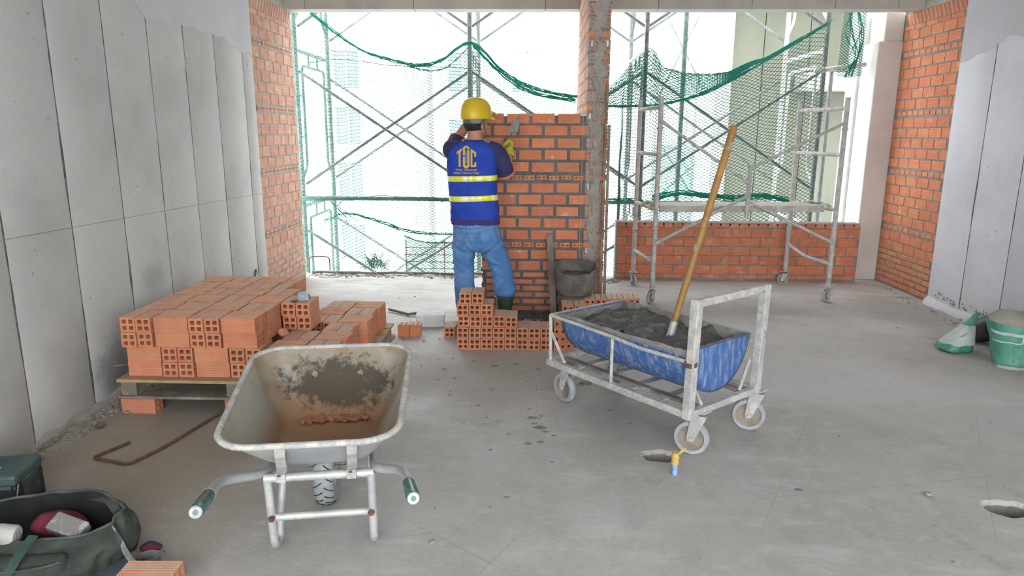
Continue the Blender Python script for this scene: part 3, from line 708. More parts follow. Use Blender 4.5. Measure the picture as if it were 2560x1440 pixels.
# ---------------------------------------------------------------- neighbouring buildings
M['far_white'] = mat('far_white_render', (.75, .77, .77), .9, col2=(.68, .72, .72), scale=.4, space='W', fine=0)
M['far_glass'] = mat('far_window_glass', (.19, .32, .32), .4, col2=(.23, .36, .36), scale=.5, space='W', fine=0, spec=.6)
M['far_conc'] = mat('raw_concrete_green', (.20, .21, .165), .9, col2=(.165, .175, .135), scale=.8, thr=(.4, .62), col3=(.12, .125, .10), scale3=2.5, thr3=(.62, .74), bump=.2, bscale=12, space='W', fine=.06, stretch=(1.6, 1, .6))
def far_building(x0, x1, y, z0, z1, wins, label, depth=6.):
    r = empty('far_building', ((x0 + x1) / 2, y + depth / 2, z0), label, 'building')
    # facade with true window openings: strips between the openings
    xs = sorted(set([x0, x1] + [w[0] for w in wins] + [w[1] for w in wins])); zs = sorted(set([z0, z1] + [w[2] for w in wins] + [w[3] for w in wins]))
    mb = MB()
    for a, b_ in zip(xs[:-1], xs[1:]):
        for c, d in zip(zs[:-1], zs[1:]):
            if not any(w[0] <= (a + b_) / 2 <= w[1] and w[2] <= (c + d) / 2 <= w[3] for w in wins):
                mb.add([(a, y, c), (b_, y, c), (b_, y, d), (a, y, d)], [(0, 1, 2, 3)])
    mb.add([(x0, y, z0), (x0, y + depth, z0), (x0, y + depth, z1), (x0, y, z1), (x1, y, z0), (x1, y + depth, z0), (x1, y + depth, z1), (x1, y, z1)], [(0, 1, 2, 3), (4, 5, 6, 7), (3, 2, 6, 7), (1, 5, 6, 2)])
    mb.build('wall', M['far_white'], r)
    for (a, b_, c, d) in wins:
        f = MB(); t = .06
        for p, q in (((a, d), (b_, d)), ((a, c), (b_, c)), ((a, c), (a, d)), ((b_, c), (b_, d)), (((a + b_) / 2, c), ((a + b_) / 2, d))): f.bar((p[0], y + .14, p[1]), (q[0], y + .14, q[1]), t, t)
        w = f.build('window', M['far_white'], r)
        g = MB(); g.box(((a + b_) / 2, y + .2, (c + d) / 2), (b_ - a, .02, d - c)); g.build('pane', M['far_glass'], w)
        rv = MB(); rv.loft([[(a, y, c), (b_, y, c), (b_, y, d), (a, y, d)], [(a, y + .2, c), (b_, y + .2, c), (b_, y + .2, d), (a, y + .2, d)]], False, False); rv.build('reveal', M['far_white'], w)
    return r
far_building(-12, -4.5, 26, -12, 13.5, [(-7.3, -6.35, z, z + 1.35) for z in (-3.2, -.9, 1.1, 3.1)] + [(-7.3, -6.35, 6, 7.4), (-7.3, -6.35, 8.9, 10.3)] + [(-9.6, -8.6, z, z + 1.35) for z in (-.9, 1.1, 3.1, 6.)], 'overexposed white apartment block seen through the left side of the left opening')
far_building(-4.0, 2.6, 30, -12, 5.4, [(-3.6, -2.4, z, z + 1.6) for z in (-2.2, .5, 3.2)] + [(-.9, .3, z, z + 1.6) for z in (-2.2, .5, 3.2)], 'lower pale house front far behind the middle of the left opening')
# raw concrete loggia of the next wing behind the right opening
lg = empty('neighbour_wing', (3.8, 10.6, -1.5), 'greenish raw concrete wall of the neighbouring wing behind the mobile scaffold', 'building')
for k in range(6):
    a = 2.55 + k * .62; mb = MB(); mb.box((a + .31, 10.3, 1.0), (.612, .15, 5.0)); mb.build('wall_panel', M['far_conc'], lg, bevel=.008)
mb = MB(); mb.box((4.4, 10.42, 1.0), (3.9, .08, 5.0)); mb.build('wall_core', M['far_conc'], lg)
mb = MB(); mb.box((2.47, 10.0, 1.0), (.20, .9, 5.6)); mb.build('end_fin', M['render_white'], lg)
mb = MB(); mb.box((4.6, 9.9, 2.24), (2.0, .5, .22)); mb.build('ledge_beam', M['column'], lg, bevel=.01)
mb = MB(); mb.box((4.5, 9.85, 3.62), (4.1, 1.05, .2)); mb.build('slab', M['beam'], lg)
mb = MB(); mb.box((4.3, 9.9, -.6), (3.6, .9, .25)); mb.build('slab', M['beam'], lg)
mb = MB(); mb.box((5.15, 9.2, 1.2), (.15, 2.0, 5.0)); mb.build('side_wall', M['column'], lg)
# further tower under scaffold
ft = empty('far_tower', (3.0, 15, -3), 'pale half-built tower with grey bays behind a distant scaffold', 'building')
mb = MB(); mb.box((4.0, 15.6, 2.0), (4.2, .6, 10)); mb.build('wall', M['far_white'], ft)
for x, z in ((2.35, 3.3), (3.15, 3.5), (2.4, -.5)):
    mb = MB(); mb.box((x, 15.27, z), (.5, .1, 1.6)); mb.build('bay', M['column'], ft)
for z in (1.35, -1.2):
    mb = MB(); mb.box((3.2, 14.7, z), (2.8, 1.2, .12)); mb.build('slab', M['render_white'], ft)
def far_frame(x, label):
    r = empty('facade_scaffold', (x, 13, -1.2), label, 'scaffold', 'distant scaffold frames on the far tower')
    for zz in (-1.2, .5, 2.2):
        MB().tube([(x - .35, 13, zz), (x - .35, 13, zz + 1.7)], .02, 6).build('leg', M['scaf_pale'], r, smooth=40)
        MB().tube([(x + .35, 13, zz), (x + .35, 13, zz + 1.7)], .02, 6).build('leg', M['scaf_pale'], r, smooth=40)
        MB().tube(fillet([(x - .33, 13, zz + .3), (x - .2, 13, zz + .45), (x - .2, 13, zz + 1.5), (x + .2, 13, zz + 1.5), (x + .2, 13, zz + .45), (x + .33, 13, zz + .3)], .08), .014, 6).build('inner_arch', M['scaf_pale'], r, smooth=40)
        MB().tube([(x - .35, 13, zz + 1.66), (x + .35, 13, zz + 1.66)], .018, 6).build('top_bar', M['scaf_pale'], r, smooth=40)
far_frame(2.55, 'distant scaffold frame on the pale far tower, left one'); far_frame(3.35, 'distant scaffold frame on the pale far tower, right one')
for k, (a, b_) in enumerate((((2.1, 13.1, 1.9), (3.0, 13.1, 3.8)), ((2.2, 13.1, 3.8), (3.4, 13.1, 1.7)), ((3.0, 13.1, 1.3), (3.7, 13.1, 3.6)), ((2.1, 13.1, .2), (3.5, 13.1, 1.5)), ((3.5, 13.1, -.4), (2.3, 13.1, 1.4)))):
    brace(a, b_, ['steep distant brace rising at the left of the far tower', 'long distant brace falling to the right over the far tower', 'distant brace rising beside the white fin wall', 'low distant brace rising right behind the net', 'low distant brace falling right behind the net'][k])
rbn = empty('rebar_bundle', (3.45, 12.4, .2), 'bundle of vertical starter rebars beside the white fin wall', 'rebar')
for k in range(9): MB().tube([(3.0 + .045 * k, 12.2 + .02 * (k % 3), -.6), (3.03 + .045 * k, 12.2, 1.15 + .05 * (k % 4))], .010, 5).build('bar', M['rust'], rbn)
net('safety_net', 'distant green net draped over the far tower scaffold', lambda x: 1.35, lambda x: -.9, 2.1, 3.3, 12.6, .07, M['net'], 31, r=.004)
net('safety_net', 'small piece of distant green net at the top beside the white fin wall', lambda x: 3.9, lambda x: 2.7 + (3.7 - x) * .6, 3.2, 3.75, 12.7, .07, M['net'], 33, r=.004)
# ground far below and its street slab
mb = MB(); mb.box((0, 40, -12.2), (160, 90, .4)); tag(mb.build('ground', M['far_white']), kind='structure')
# ---------------------------------------------------------------- the wall being built
nw = core_box('wall_new_brick', (-.435, 5.956, 0), (.437, 6.05, 1.655), M['mortar_new'], slots=HZ, inset=(0, .042, 0, 0))
NC = [c for c in COURSES if c[0] < 1.7]
lay(nw, (-.44, 5.952, 0), (1, 0, 0), .876, [(z, t) for z, t in NC if z > .36], BS['brick_mort'], random.Random(4), pitch=.213, mason=1.65, off0=0, zs=.9, fm=M['mortar_new'])
lay(nw, (-.40, 5.952, 0), (1, 0, 0), .836, [(z, t) for z, t in NC if z < .36], BS['brick_mort'], random.Random(6), pitch=.213, mason=1.65, off0=1, zs=.92, fm=M['mortar_new'])
mb = MB(); rows = []
for k in range(80):
    x = -.44 + .877 * k / 79; h = 1.686 + .010 * fbm((x, 3, 0), 14, 3); rows.append([(x, 5.958, 1.65), (x, 5.956, h - .006), (x, 5.99, h + .004), (x, 6.045, h), (x, 6.05, 1.65)])
mb.loft(rows, True, True); mb.build('mortar_bed', M['mortar_new'], nw, smooth=50)
mb = MB(); r2 = random.Random(12)
for k in range(46):
    mb.ellipsoid((-.437 + r2.uniform(-.004, .006), r2.uniform(5.965, 6.04), r2.uniform(.02, 1.64)), (r2.uniform(.006, .016), .02, r2.uniform(.01, .03)), nu=8, nv=5)
o = mb.build('mortar_squeeze', M['mortar_new'], nw, smooth=180); o['kind'] = 'stuff'
# dark mortar droppings along the foot of the wall
mb = MB()
for k in range(220):
    x = r2.uniform(-.36, .40); y = 5.93 - abs(r2.gauss(0, .10)); s = r2.uniform(.008, .03); mb.ellipsoid((x, y, s * .25), (s * 1.4, s, s * .7), nu=8, nv=5)
tag(mb.build('mortar_droppings', M['mortar_wet'], smooth=180, loc=(0, 5.85, 0)), 'dark wet mortar droppings at the foot of the new wall', 'mortar', kind='stuff')
# string line stretched up the raw end
mb = MB(); mb.tube([(.40, 5.945, .02), (.405, 5.944, 1.0), (.41, 5.945, 2.95)], .0012, 5); tag(mb.build('string_line', M['white_dust'], loc=(.40, 5.945, 0)), 'thin white plumb string hanging in front of the right edge of the new wall', 'string')

# ---------------------------------------------------------------- loose hollow bricks
def dust_top(m, col, amount):
    """pale dust lying on the upward faces"""
    nt = m.node_tree; N = nt.nodes; L = nt.links; b = N['Principled BSDF']; cur = b.inputs['Base Color'].links[0].from_socket
    g = N.new('ShaderNodeNewGeometry'); s = N.new('ShaderNodeSeparateXYZ'); L.new(g.outputs['True Normal'], s.inputs[0])
    r = N.new('ShaderNodeMapRange'); r.inputs[1].default_value = .6; r.inputs[2].default_value = .95; L.new(s.outputs['Z'], r.inputs[0])
    t = N.new('ShaderNodeTexNoise'); t.inputs['Scale'].default_value = 11; t.inputs['Detail'].default_value = 6; L.new(g.outputs['Position'], t.inputs['Vector'])
    q = N.new('ShaderNodeMapRange'); q.inputs[1].default_value = .22; q.inputs[2].default_value = .48; q.inputs[4].default_value = amount; L.new(t.outputs['Fac'], q.inputs[0])
    mu = N.new('ShaderNodeMath'); mu.operation = 'MULTIPLY'; L.new(r.outputs[0], mu.inputs[0]); L.new(q.outputs[0], mu.inputs[1])
    x = N.new('ShaderNodeMix'); x.data_type = 'RGBA'; L.new(mu.outputs[0], x.inputs[0]); L.new(cur, x.inputs[6]); x.inputs[7].default_value = (*col, 1); L.new(x.outputs[2], b.inputs['Base Color'])
dust_top(M['brick'], (.56, .46, .36), 1.0)
H4S = mesh_hollow4().mesh('hollow_brick', M['brick'])
ORD = ['first', 'second', 'third', 'fourth', 'fifth', 'sixth', 'seventh', 'eighth', 'ninth']
rs = random.Random(77)
def hollow(loc, rz, label, group=None, tilt=(0, 0), half=False):
    o = inst('hollow_brick', H4S, loc, (tilt[0], tilt[1], rz), None, (1, .5 if half else 1, 1)); return tag(o, label, 'brick', group)
# stepped stack in front of the worker
PW = .0868; levels = [(8, 0), (8, .0), (5, .005), (3, .0), (2, .02)]
for lv, (n, sh) in enumerate(levels):
    for k in range(n):
        x = -.545 + PW / 2 + PW * k + sh + rs.uniform(-.0006, .0006); y = 4.86 + rs.uniform(-.008, .008)
        hollow((x, y, lv * .0853), rs.uniform(-.012, .012), f'orange four-hole brick, {ORD[k]} from the left in the {ORD[lv]} row up of the stepped stack', 'bricks of the stepped stack by the worker')
# pallet
pal = empty('pallet', (-1.65, 4.2, .086), 'wooden pallet under the big brick stack by the left wall', 'pallet')
px0, px1, py0, py1 = -2.31, -1.0, 3.60, 4.84
for k in range(8):
    y = py0 + .06 + k * (py1 - py0 - .12) / 7; MB().box(((px0 + px1) / 2, y, .19), (px1 - px0, .12, .018)).build('deck_board', M['wood'], pal, bevel=.002)
for x in (px0 + .06, (px0 + px1) / 2, px1 - .06):
    MB().box((x, (py0 + py1) / 2, .141), (.085, py1 - py0 - .02, .079)).build('stringer', M['wood_old'], pal, bevel=.003)
for y in (py0 + .05, (py0 + py1) / 2, py1 - .05): MB().box(((px0 + px1) / 2, y, .0935), (px1 - px0, .10, .015)).build('bottom_board', M['wood_old'], pal, bevel=.002)
for k, (x, y, t) in enumerate(((-2.20, 3.60, 'near left'), (-1.08, 3.62, 'near right'), (-2.2, 4.66, 'far left'), (-1.05, 4.62, 'far right'), (-1.66, 3.7, 'front middle'))):
    hollow((x + .095, y + .04, 0), pi / 2, f'orange brick propping the {t} of the pallet')
# basket-weave stack on the pallet
U = .1925; Z0 = .1992
def cell_h(i, j):
    if i < 4: return 4
    if i == 4 and j == 2: return 4
    if i in (4, 5): return 2
    return 0
NJ = 6
for i in range(6):
    for j in range(NJ):
        h = cell_h(i, j)
        for l in range(h):
            exposed = l == h - 1 or j in (0, NJ - 1) or i == 0 or l >= cell_h(i + 1, j) or (j > 0 and l >= cell_h(i, j - 1)) or (i > 0 and l >= cell_h(i - 1, j))
            if not exposed: continue
            sh = (.035 * (l < 2) * (i < 4) - .004 * l) + ((.075 + .06 * (j >= 3)) if i >= 4 and l < 2 else 0); dx = .012 * (j % 2)
            cx = -2.29 + U * (i + .5) + sh * .6 + dx; cy = 3.655 + U * (j + .5) + rs.uniform(-.003, .003)
            endon = (i + j + (1 if l < 2 else 0)) % 2 == 0
            for q in ((0,) if i == 3 and j >= 4 else (0, 1)):
                if i == 3 and j >= 4: endon = True
                lay_ = ['bottom', 'second', 'third', 'top'][l] if h == 4 else ['bottom', 'upper'][l]
                reg = 'tall part' if h == 4 else 'low part'
                lab = f'{"left" if endon and not q else "right" if endon else "near" if not q else "far"} brick, {lay_} layer, {ORD[i]} column from left, {ORD[j]} row back, {reg} of pallet stack'
                if endon: hollow((cx + (q - .5) * .089 + rs.uniform(-.001, .001), cy - .095 + rs.uniform(-.006, .004), Z0 + l * .0855), rs.uniform(-.008, .008), lab, 'bricks stacked on the pallet')
                else: hollow((cx + .095 + rs.uniform(-.004, .004), cy + (q - .5) * .089 + rs.uniform(-.001, .001), Z0 + l * .0855), pi / 2 + rs.uniform(-.008, .008), lab, 'bricks stacked on the pallet')
# single loose bricks
hollow((-.995, 5.16, .095), 0, 'left half brick of the pair standing on end beside the white block', tilt=(-pi / 2, 0), half=True)
hollow((-.905, 5.17, .095), 0.03, 'right half brick of the pair standing on end beside the white block', tilt=(-pi / 2, 0), half=True)
hollow((-.635, 5.15, 0), -.05, 'lone orange brick lying just left of the stepped stack')
hollow((-1.205, 2.085, 0), pi / 2 + .03, 'lone orange brick in the near foreground beside the tool bag')
# two-hole bricks right of the stack
def mesh_two(W=.088, H=.056, L=.185):
    mb = MB(); hole_face(mb, -W / 4, 0, W / 4, H / 2, .0115, depth=.15); hole_face(mb, W / 4, 0, W / 4, H / 2, .0115, depth=.15)
    pr = [(-W / 2, -H / 2), (W / 2, -H / 2), (W / 2, H / 2), (.004, H / 2), (0, H / 2 - .004), (-.004, H / 2), (-W / 2, H / 2)]
    mb.loft([[(x, 0, z) for x, z in pr], [(x, L, z) for x, z in pr]], False, True); return mb
T2 = mesh_two().mesh('two_hole_brick', M['brick'])
def two(x, y, z, rz, label): return tag(inst('two_hole_brick', T2, (x, y, z + .028), (0, 0, rz)), label, 'brick', 'two-hole bricks by the mortar cart')
for k in range(2):
    for l in range(4): two(.285 + k * .094, 5.34 + k * .01, l * .0565, .02, f'{["bottom", "second", "third", "top"][l]} two-hole brick, {["left", "right"][k]} pile of the low pair in front of the mortar tub')
for k in range(5):
    for l in range(4): two(.475 + k * .092, 5.56 + .008 * k, l * .0565, -.02, f'two-hole brick, {["bottom", "second", "third", "top"][l]} of the {ORD[k]} pile from left in the row behind the mortar cart')
for l in range(4):
    for k in range(2): two(.205 + k * .09, 4.87 + .02 * k, l * .0565, .01, f'two-hole brick, {["bottom", "second", "third", "top"][l]} of the {["left", "right"][k]} pile at the right end of the stepped stack')
# white aerated block, tool, debris
ob = MB(); ob.box((-.835, 5.53, .05), (.235, .17, .10), Euler((0, 0, .12)).to_matrix())
tag(ob.build('aerated_block', M['white_dust'], loc=(-.835, 5.53, 0), bevel=.006), 'whitish aerated concrete block on the floor left of the stepped stack', 'block')
hm = empty('brick_hammer', (-1.14, 5.86, 0), 'dark bricklayer chisel hammer lying on the floor beside the white block', 'tool')
MB().tube([(-1.27, 5.95, .018), (-1.15, 5.86, .016), (-1.06, 5.79, .016)], [.012, .013, .011], 8).build('shaft', M['steel_dark'], hm, smooth=40)
MB().bar((-1.075, 5.765, .02), (-.99, 5.82, .02), .02, .024).build('head', M['wood_old'], hm, bevel=.003)
# ---------------------------------------------------------------- wheelbarrow
def add_patch(m, center, radius, col, soft=.35, amp=.6, nscale=9., strength=1.0, thr=0.5):
    """a stain with its own ragged shape, fixed to the surface (world position at rest)"""
    nt = m.node_tree; N = nt.nodes; L = nt.links; b = N['Principled BSDF']; cur = b.inputs['Base Color'].links[0].from_socket
    g = N.new('ShaderNodeNewGeometry'); s = N.new('ShaderNodeVectorMath'); s.operation = 'SUBTRACT'; L.new(g.outputs['Position'], s.inputs[0]); s.inputs[1].default_value = center
    d = N.new('ShaderNodeVectorMath'); d.operation = 'DIVIDE'; L.new(s.outputs[0], d.inputs[0]); d.inputs[1].default_value = radius
    ln = N.new('ShaderNodeVectorMath'); ln.operation = 'LENGTH'; L.new(d.outputs[0], ln.inputs[0])
    t = N.new('ShaderNodeTexNoise'); t.inputs['Scale'].default_value = nscale; t.inputs['Detail'].default_value = 8; t.inputs['Roughness'].default_value = .7; L.new(g.outputs['Position'], t.inputs['Vector'])
    mm = N.new('ShaderNodeMath'); mm.operation = 'MULTIPLY_ADD'; L.new(t.outputs['Fac'], mm.inputs[0]); mm.inputs[1].default_value = amp * 2; mm.inputs[2].default_value = -amp
    ad = N.new('ShaderNodeMath'); ad.operation = 'ADD'; L.new(ln.outputs['Value'], ad.inputs[0]); L.new(mm.outputs[0], ad.inputs[1])
    r = N.new('ShaderNodeMapRange'); r.interpolation_type = 'SMOOTHSTEP'; r.inputs[1].default_value = 1 + soft; r.inputs[2].default_value = 1 - soft; r.inputs[3].default_value = 0; r.inputs[4].default_value = strength; L.new(ad.outputs[0], r.inputs[0])
    x = N.new('ShaderNodeMix'); x.data_type = 'RGBA'; L.new(r.outputs[0], x.inputs[0]); L.new(cur, x.inputs[6]); x.inputs[7].default_value = (*col, 1); L.new(x.outputs[2], b.inputs['Base Color'])
def rrect(hx0, hx1, y0, y1, rad, n=7):
    """rounded trapezoid: half width hx0 at y0, hx1 at y1"""
    cs = [(-hx0 + rad, y0 + rad, pi), (hx0 - rad, y0 + rad, 1.5 * pi), (hx1 - rad, y1 - rad, 0), (-hx1 + rad, y1 - rad, .5 * pi)]; out = []
    for cx, cy, a in cs:
        for k in range(n + 1): t = a + .5 * pi * k / n; out.append((cx + rad * cos(t), cy + rad * sin(t)))
    return out
WO = Vector((-.775, 2.346, 0)); wr_, wf_ = Vector((.986, .165, 0)).normalized(), Vector((-.165, .986, 0)).normalized()
def W(r, f, z): return WO + wr_ * r + wf_ * f + Vector((0, 0, z))
wb = empty('wheelbarrow', WO, 'dented galvanised wheelbarrow with rust-stained empty tray and green-taped grips', 'wheelbarrow')
M['tray_out'] = mat('tray_galvanised', (.42, .46, .50), .5, .4, col2=(.55, .54, .52), scale=7, thr=(.42, .6), col3=(.30, .29, .28), scale3=12, thr3=(.62, .72), fine=.08)
M['tray_in'] = mat('tray_stained', (.34, .29, .23), .6, .25, col2=(.42, .38, .32), scale=6, thr=(.42, .62), col3=(.30, .20, .12), scale3=4, thr3=(.5, .66), fine=.1, bump=.1)
add_patch(M['tray_in'], tuple(W(.0, .34, .36)), (.30, .30, .12), (.33, .17, .08), .5, .5, 7, .8)
add_patch(M['tray_in'], tuple(W(.02, .50, .48)), (.23, .13, .10), (.075, .06, .045), .30, 1.5, 20, .92)
add_patch(M['tray_in'], tuple(W(-.30, .1, .5)), (.08, .3, .14), (.40, .42, .38), .5, .5, 9, .6)
def tray_ring(t, grow=0.):
    """t: 0 bottom .. 1 rim"""
    e = t ** .9
    y0 = 0.0 + (-.28) * e - grow; y1 = .40 + (.60 - .40) * e + grow; h0 = .165 + (.295 - .165) * e + grow; h1 = .19 + (.325 - .19) * e + grow; rad = .07 + .06 * e
    out = []
    for x, y in rrect(h0, h1, y0, y1, rad):
        tt = (y - y0) / (y1 - y0); z = .355 + (.205 + .055 * tt) * t
        out.append(W(x, y, z))
    return out
ts = [0, .04, .12, .25, .4, .55, .7, .85, 1.0]
mb = MB(); R_ = [tray_ring(t, .003) for t in ts]; mb.loft(R_, True, False); mb.build('tray', M['tray_out'], wb, smooth=60)
mb = MB(); R_ = [[p + Vector((0, 0, .004)) for p in tray_ring(t, 0)] for t in ts]
for i, rg in enumerate(R_): R_[i] = [p + Vector((0, 0, .004 * fbm(p, 7))) for p in rg]
mb.loft(R_, True, False); mb.build('tray_lining', M['tray_in'], wb, smooth=60)
mb = MB(); mb.tube([p + Vector((0, 0, .002)) for p in tray_ring(1.0, .006)], .0115, 8, closed=True); mb.build('rim', M['galv_dirty'], wb, smooth=60)
for x in (-.085, .11):
    p = tray_ring(.62); mb = MB(); mb.lathe([(.0, .0), (.017, 0), (.015, .006), (.008, .006), (.008, .010), (.0001, .010)], 14, W(x, .533, .515), (Vector((0, -.85, .55)).to_track_quat('Z', 'Y')).to_matrix()); mb.build('bolt', M['bolt'] if 'bolt' in M else M.setdefault('bolt', mat('dusty_bolt', (.36, .30, .24), .7, col2=(.28, .22, .17), scale=30)), wb, smooth=40)
# straps on the near wall
for x, xb in ((-.085, -.133), (.145, .116)):
    p0, p1 = W(x, -.268, .545), W(xb, -.055, .315); mb = MB(); mb.ribbon([p0 + Vector((0, 0, .012)), W(x * .85 + xb * .15, -.236, .50), W(x * .4 + xb * .6, -.12, .395), W(xb, -.06, .352), p1], wr_, .034, .005); s_ = mb.build('strap', M['galv_dirty'], wb, bevel=.001)
    mb = MB(); mb.lathe([(.0001, 0), (.007, 0), (.007, .003), (.0001, .003)], 10, W(xb, -.085, .358), Vector((-.165 * -1, -.7, -.6)).to_track_quat('Z', 'Y').to_matrix()); mb.build('strap_hole', M['steel_dark'], s_)
# tubular frame
MB().tube([W(-.195, -.035, .325), W(.195, -.035, .325)], .0165, 10).build('cross_tube', M['galv'], wb, smooth=40)
for s in (-1, 1):
    gx = -.275 if s < 0 else .345
    hb = MB().tube(fillet([W(s * .15, .42, .20), W(s * .18, .20, .30), W(s * .195, -.02, .335), W(s * .31, -.17, .395), W(gx, -.52, .48)], .06, 6), .0175, 10).build('handle_bar', M['galv'], wb, smooth=40)
    a, b_ = W(s * .31 + (gx - s * .31) * .5, -.345, .4375), W(gx, -.525, .4812)
    d = (b_ - a).normalized()
    M.setdefault('tape', mat('green_tape', (.02, .085, .075), .3, col2=(.04, .16, .14), scale=25, spec=.7, fine=.1))
    gp = MB(); gp.tube([a, a + d * .004, a + d * .05, a + d * .1, b_ - d * .004, b_], [.019, .0215, .021, .0215, .0215, .020], 12); g = gp.build('grip', M['tape'], wb, smooth=40)
    MB().lathe([(.021, 0), (.023, .003), (.023, .010), (.021, .013)], 14, a - d * .006, d.to_track_quat('Z', 'Y').to_matrix()).build('grip_collar', M['galv'], g, smooth=40)
    MB().lathe([(.0085, -.001), (.0175, -.001), (.0175, .002), (.0085, .002), (.0085, -.02), (.0001, -.02)], 14, b_, d.to_track_quat('Z', 'Y').to_matrix(), False).build('grip_end', M['galv_dirty'], g, smooth=40)
    lg_ = MB().tube(fillet([W(s * .185, -.035, .325), W(s * .183, .0, .03), W(s * .18, .06, .012), W(s * .165, .20, .31)], .05, 6), .016, 10).build('leg', M['galv'], wb, smooth=40)
    MB().lathe([(.0001, .0), (.012, 0), (.013, .010), (.007, .011), (.007, .018), (.0001, .018)], 10, W(s * .18, -.028, .16), Vector((.1, -1, .1)).to_track_quat('Z', 'Y').to_matrix()).build('bolt', M['rust'], lg_, smooth=40)
MB().tube([W(-.182, -.012, .155), W(.182, -.012, .155)], .0145, 10).build('leg_crossbar', M['galv'], wb, smooth=40)
# wheel
def wheel_mat(axis): return Vector(axis).to_track_quat('Z', 'Y').to_matrix()
wc = W(-.03, .375, .165)
tire = MB(); tire.lathe([(.09, -.035), (.13, -.044), (.152, -.038), (.163, -.022), (.166, 0), (.163, .022), (.152, .038), (.13, .044), (.09, .035)], 40, wc, wheel_mat(wr_), False, False)
tw = tire.build('tyre', M['rubber'], wb, smooth=50)
for k in range(22):
    t0 = 2 * pi * k / 22; mb = MB()
    for sgn in (-1, 1):
        pts = []
        for q in range(4):
            f = q / 3; ang = t0 + (0 if sgn < 0 else .14) + f * .17; rad = .1665 - .0125 * f ** 2; pts.append(wc + wr_ * (sgn * (.004 + .034 * f)) + (wf_ * cos(ang) + Vector((0, 0, 1)) * sin(ang)) * rad)
        mb.tube(pts, .0028, 5)
    mb.build('tread_groove', M['rubber_black'], tw)
MB().lathe([(.0001, -.03), (.03, -.03), (.09, -.034), (.09, .034), (.03, .03), (.0001, .03)], 24, wc, wheel_mat(wr_)).build('hub', M['galv'], wb, smooth=40)
MB().tube([wc - wr_ * .08, wc + wr_ * .08], .008, 8).build('axle', M['steel_dark'], wb)
for s in (-1, 1): MB().bar(wc + wr_ * s * .065, W(s * .15, .42, .21), .02, .005, wr_).build('axle_bracket', M['galv'], wb)
# brick chips left in the tray
rk = random.Random(3); mb = MB()
for k in range(80):
    x = rk.uniform(-.12, .15); f = .385 + rk.uniform(-.035, .02); s = rk.uniform(.004, .015); mb.ellipsoid(W(x, f, .369 + s * .3), (s * 1.6, s, s * .6), Euler((rk.uniform(-.5, .5), rk.uniform(-.5, .5), rk.uniform(0, 3))).to_matrix(), nu=6, nv=4)
M['brick_chip'] = mat('brick_dust', (.33, .13, .075), .95, col2=(.42, .19, .12), scale=20)
tag(mb.build('brick_chips', M['brick_chip'], loc=tuple(W(0, .38, .37))), 'brick chips and red dust lying in the wheelbarrow tray', 'debris', kind='stuff')

# ---------------------------------------------------------------- mortar cart
CN = Vector((.741, 3.098, 0)); ca = radians(130); cu, cv = Vector((cos(ca), sin(ca), 0)), Vector((sin(ca), -cos(ca), 0))
def C(u, v, z): return CN + cu * u + cv * v + Vector((0, 0, z))
ct = empty('mortar_cart', C(.5, .275, 0), 'steel push cart on four casters carrying a blue half-barrel of mortar', 'cart')
M['blue'] = mat('cement_streaked_blue_plastic', (.05, .13, .37), .55, col2=(.26, .34, .46), scale=5, thr=(.42, .72), col3=(.42, .43, .44), scale3=8, thr3=(.56, .74), stretch=(7, 7, 1.6), fine=.12, bump=.1)
def tube_sq(name, a, b_, w, h, parent=ct, m=None): return MB().bar(a, b_, w, h).build(name, m or M['galv_dirty'], parent, bevel=.003)
tube_sq('deck_rail', C(-.02, 0, .255), C(1.0, 0, .255), .035, .035); tube_sq('deck_rail', C(-.02, .55, .255), C(1.0, .55, .255), .035, .035)
tube_sq('deck_crossbar', C(.99, 0, .256), C(.99, .55, .256), .033, .033); tube_sq('deck_crossbar', C(0, .0, .256), C(0, .55, .256), .033, .033)
for u in (.2, .4, .6, .8): tube_sq('deck_slat', C(u, .02, .262), C(u, .53, .262), .05, .012)
for v in (.10, .45): tube_sq('deck_slat', C(.03, v, .266), C(.97, v, .266), .045, .014, m=M['wood_old'])
for v in (0, .55): tube_sq('handle_post', C(0, v, .235), C(-.012, v, .815), .042, .042)
tube_sq('handle_bar', C(-.012, -.02, .80), C(-.012, .57, .80), .034, .036)
for v in (0.0, .55):
    MB().tube([C(.98, v, .25), C(.985, v, .535)], .011, 7).build('stake', M['galv_dirty'], ct, smooth=40)
    MB().tube([C(.50, v, .25), C(.50, v, .53)], .009, 7).build('stake', M['galv_dirty'], ct, smooth=40)
    MB().tube([C(.0, v, .512), C(.3, v - .004, .508), C(.5, v - .004, .522), C(.8, v, .53), C(.985, v, .535)], .010, 8).build('side_rod', M['galv_dirty'], ct, smooth=40)
    MB().tube([C(.88, v + (.02 if v == 0 else -.02), .27), C(.98, v, .44)], .009, 7).build('diagonal_rod', M['galv_dirty'], ct, smooth=40)
MB().tube([C(.985, 0, .535), C(.985, .55, .535)], .010, 8).build('side_rod', M['galv_dirty'], ct, smooth=40)
MB().tube([C(.02, .04, .40), C(.015, .12, .275)], .009, 7).build('diagonal_rod', M['galv_dirty'], ct, smooth=40)
MB().tube([C(.02, .51, .42), C(.015, .43, .275)], .009, 7).build('diagonal_rod', M['galv_dirty'], ct, smooth=40)
for k in range(3): MB().tube([C(.0 + .028 * cos(t), .0 + .028 * sin(t), .50 + .008 * k + .004 * sin(t)) for t in [q * 2 * pi / 12 for q in range(13)]], .0035, 5).build('tie_wire', M['rust'], ct)
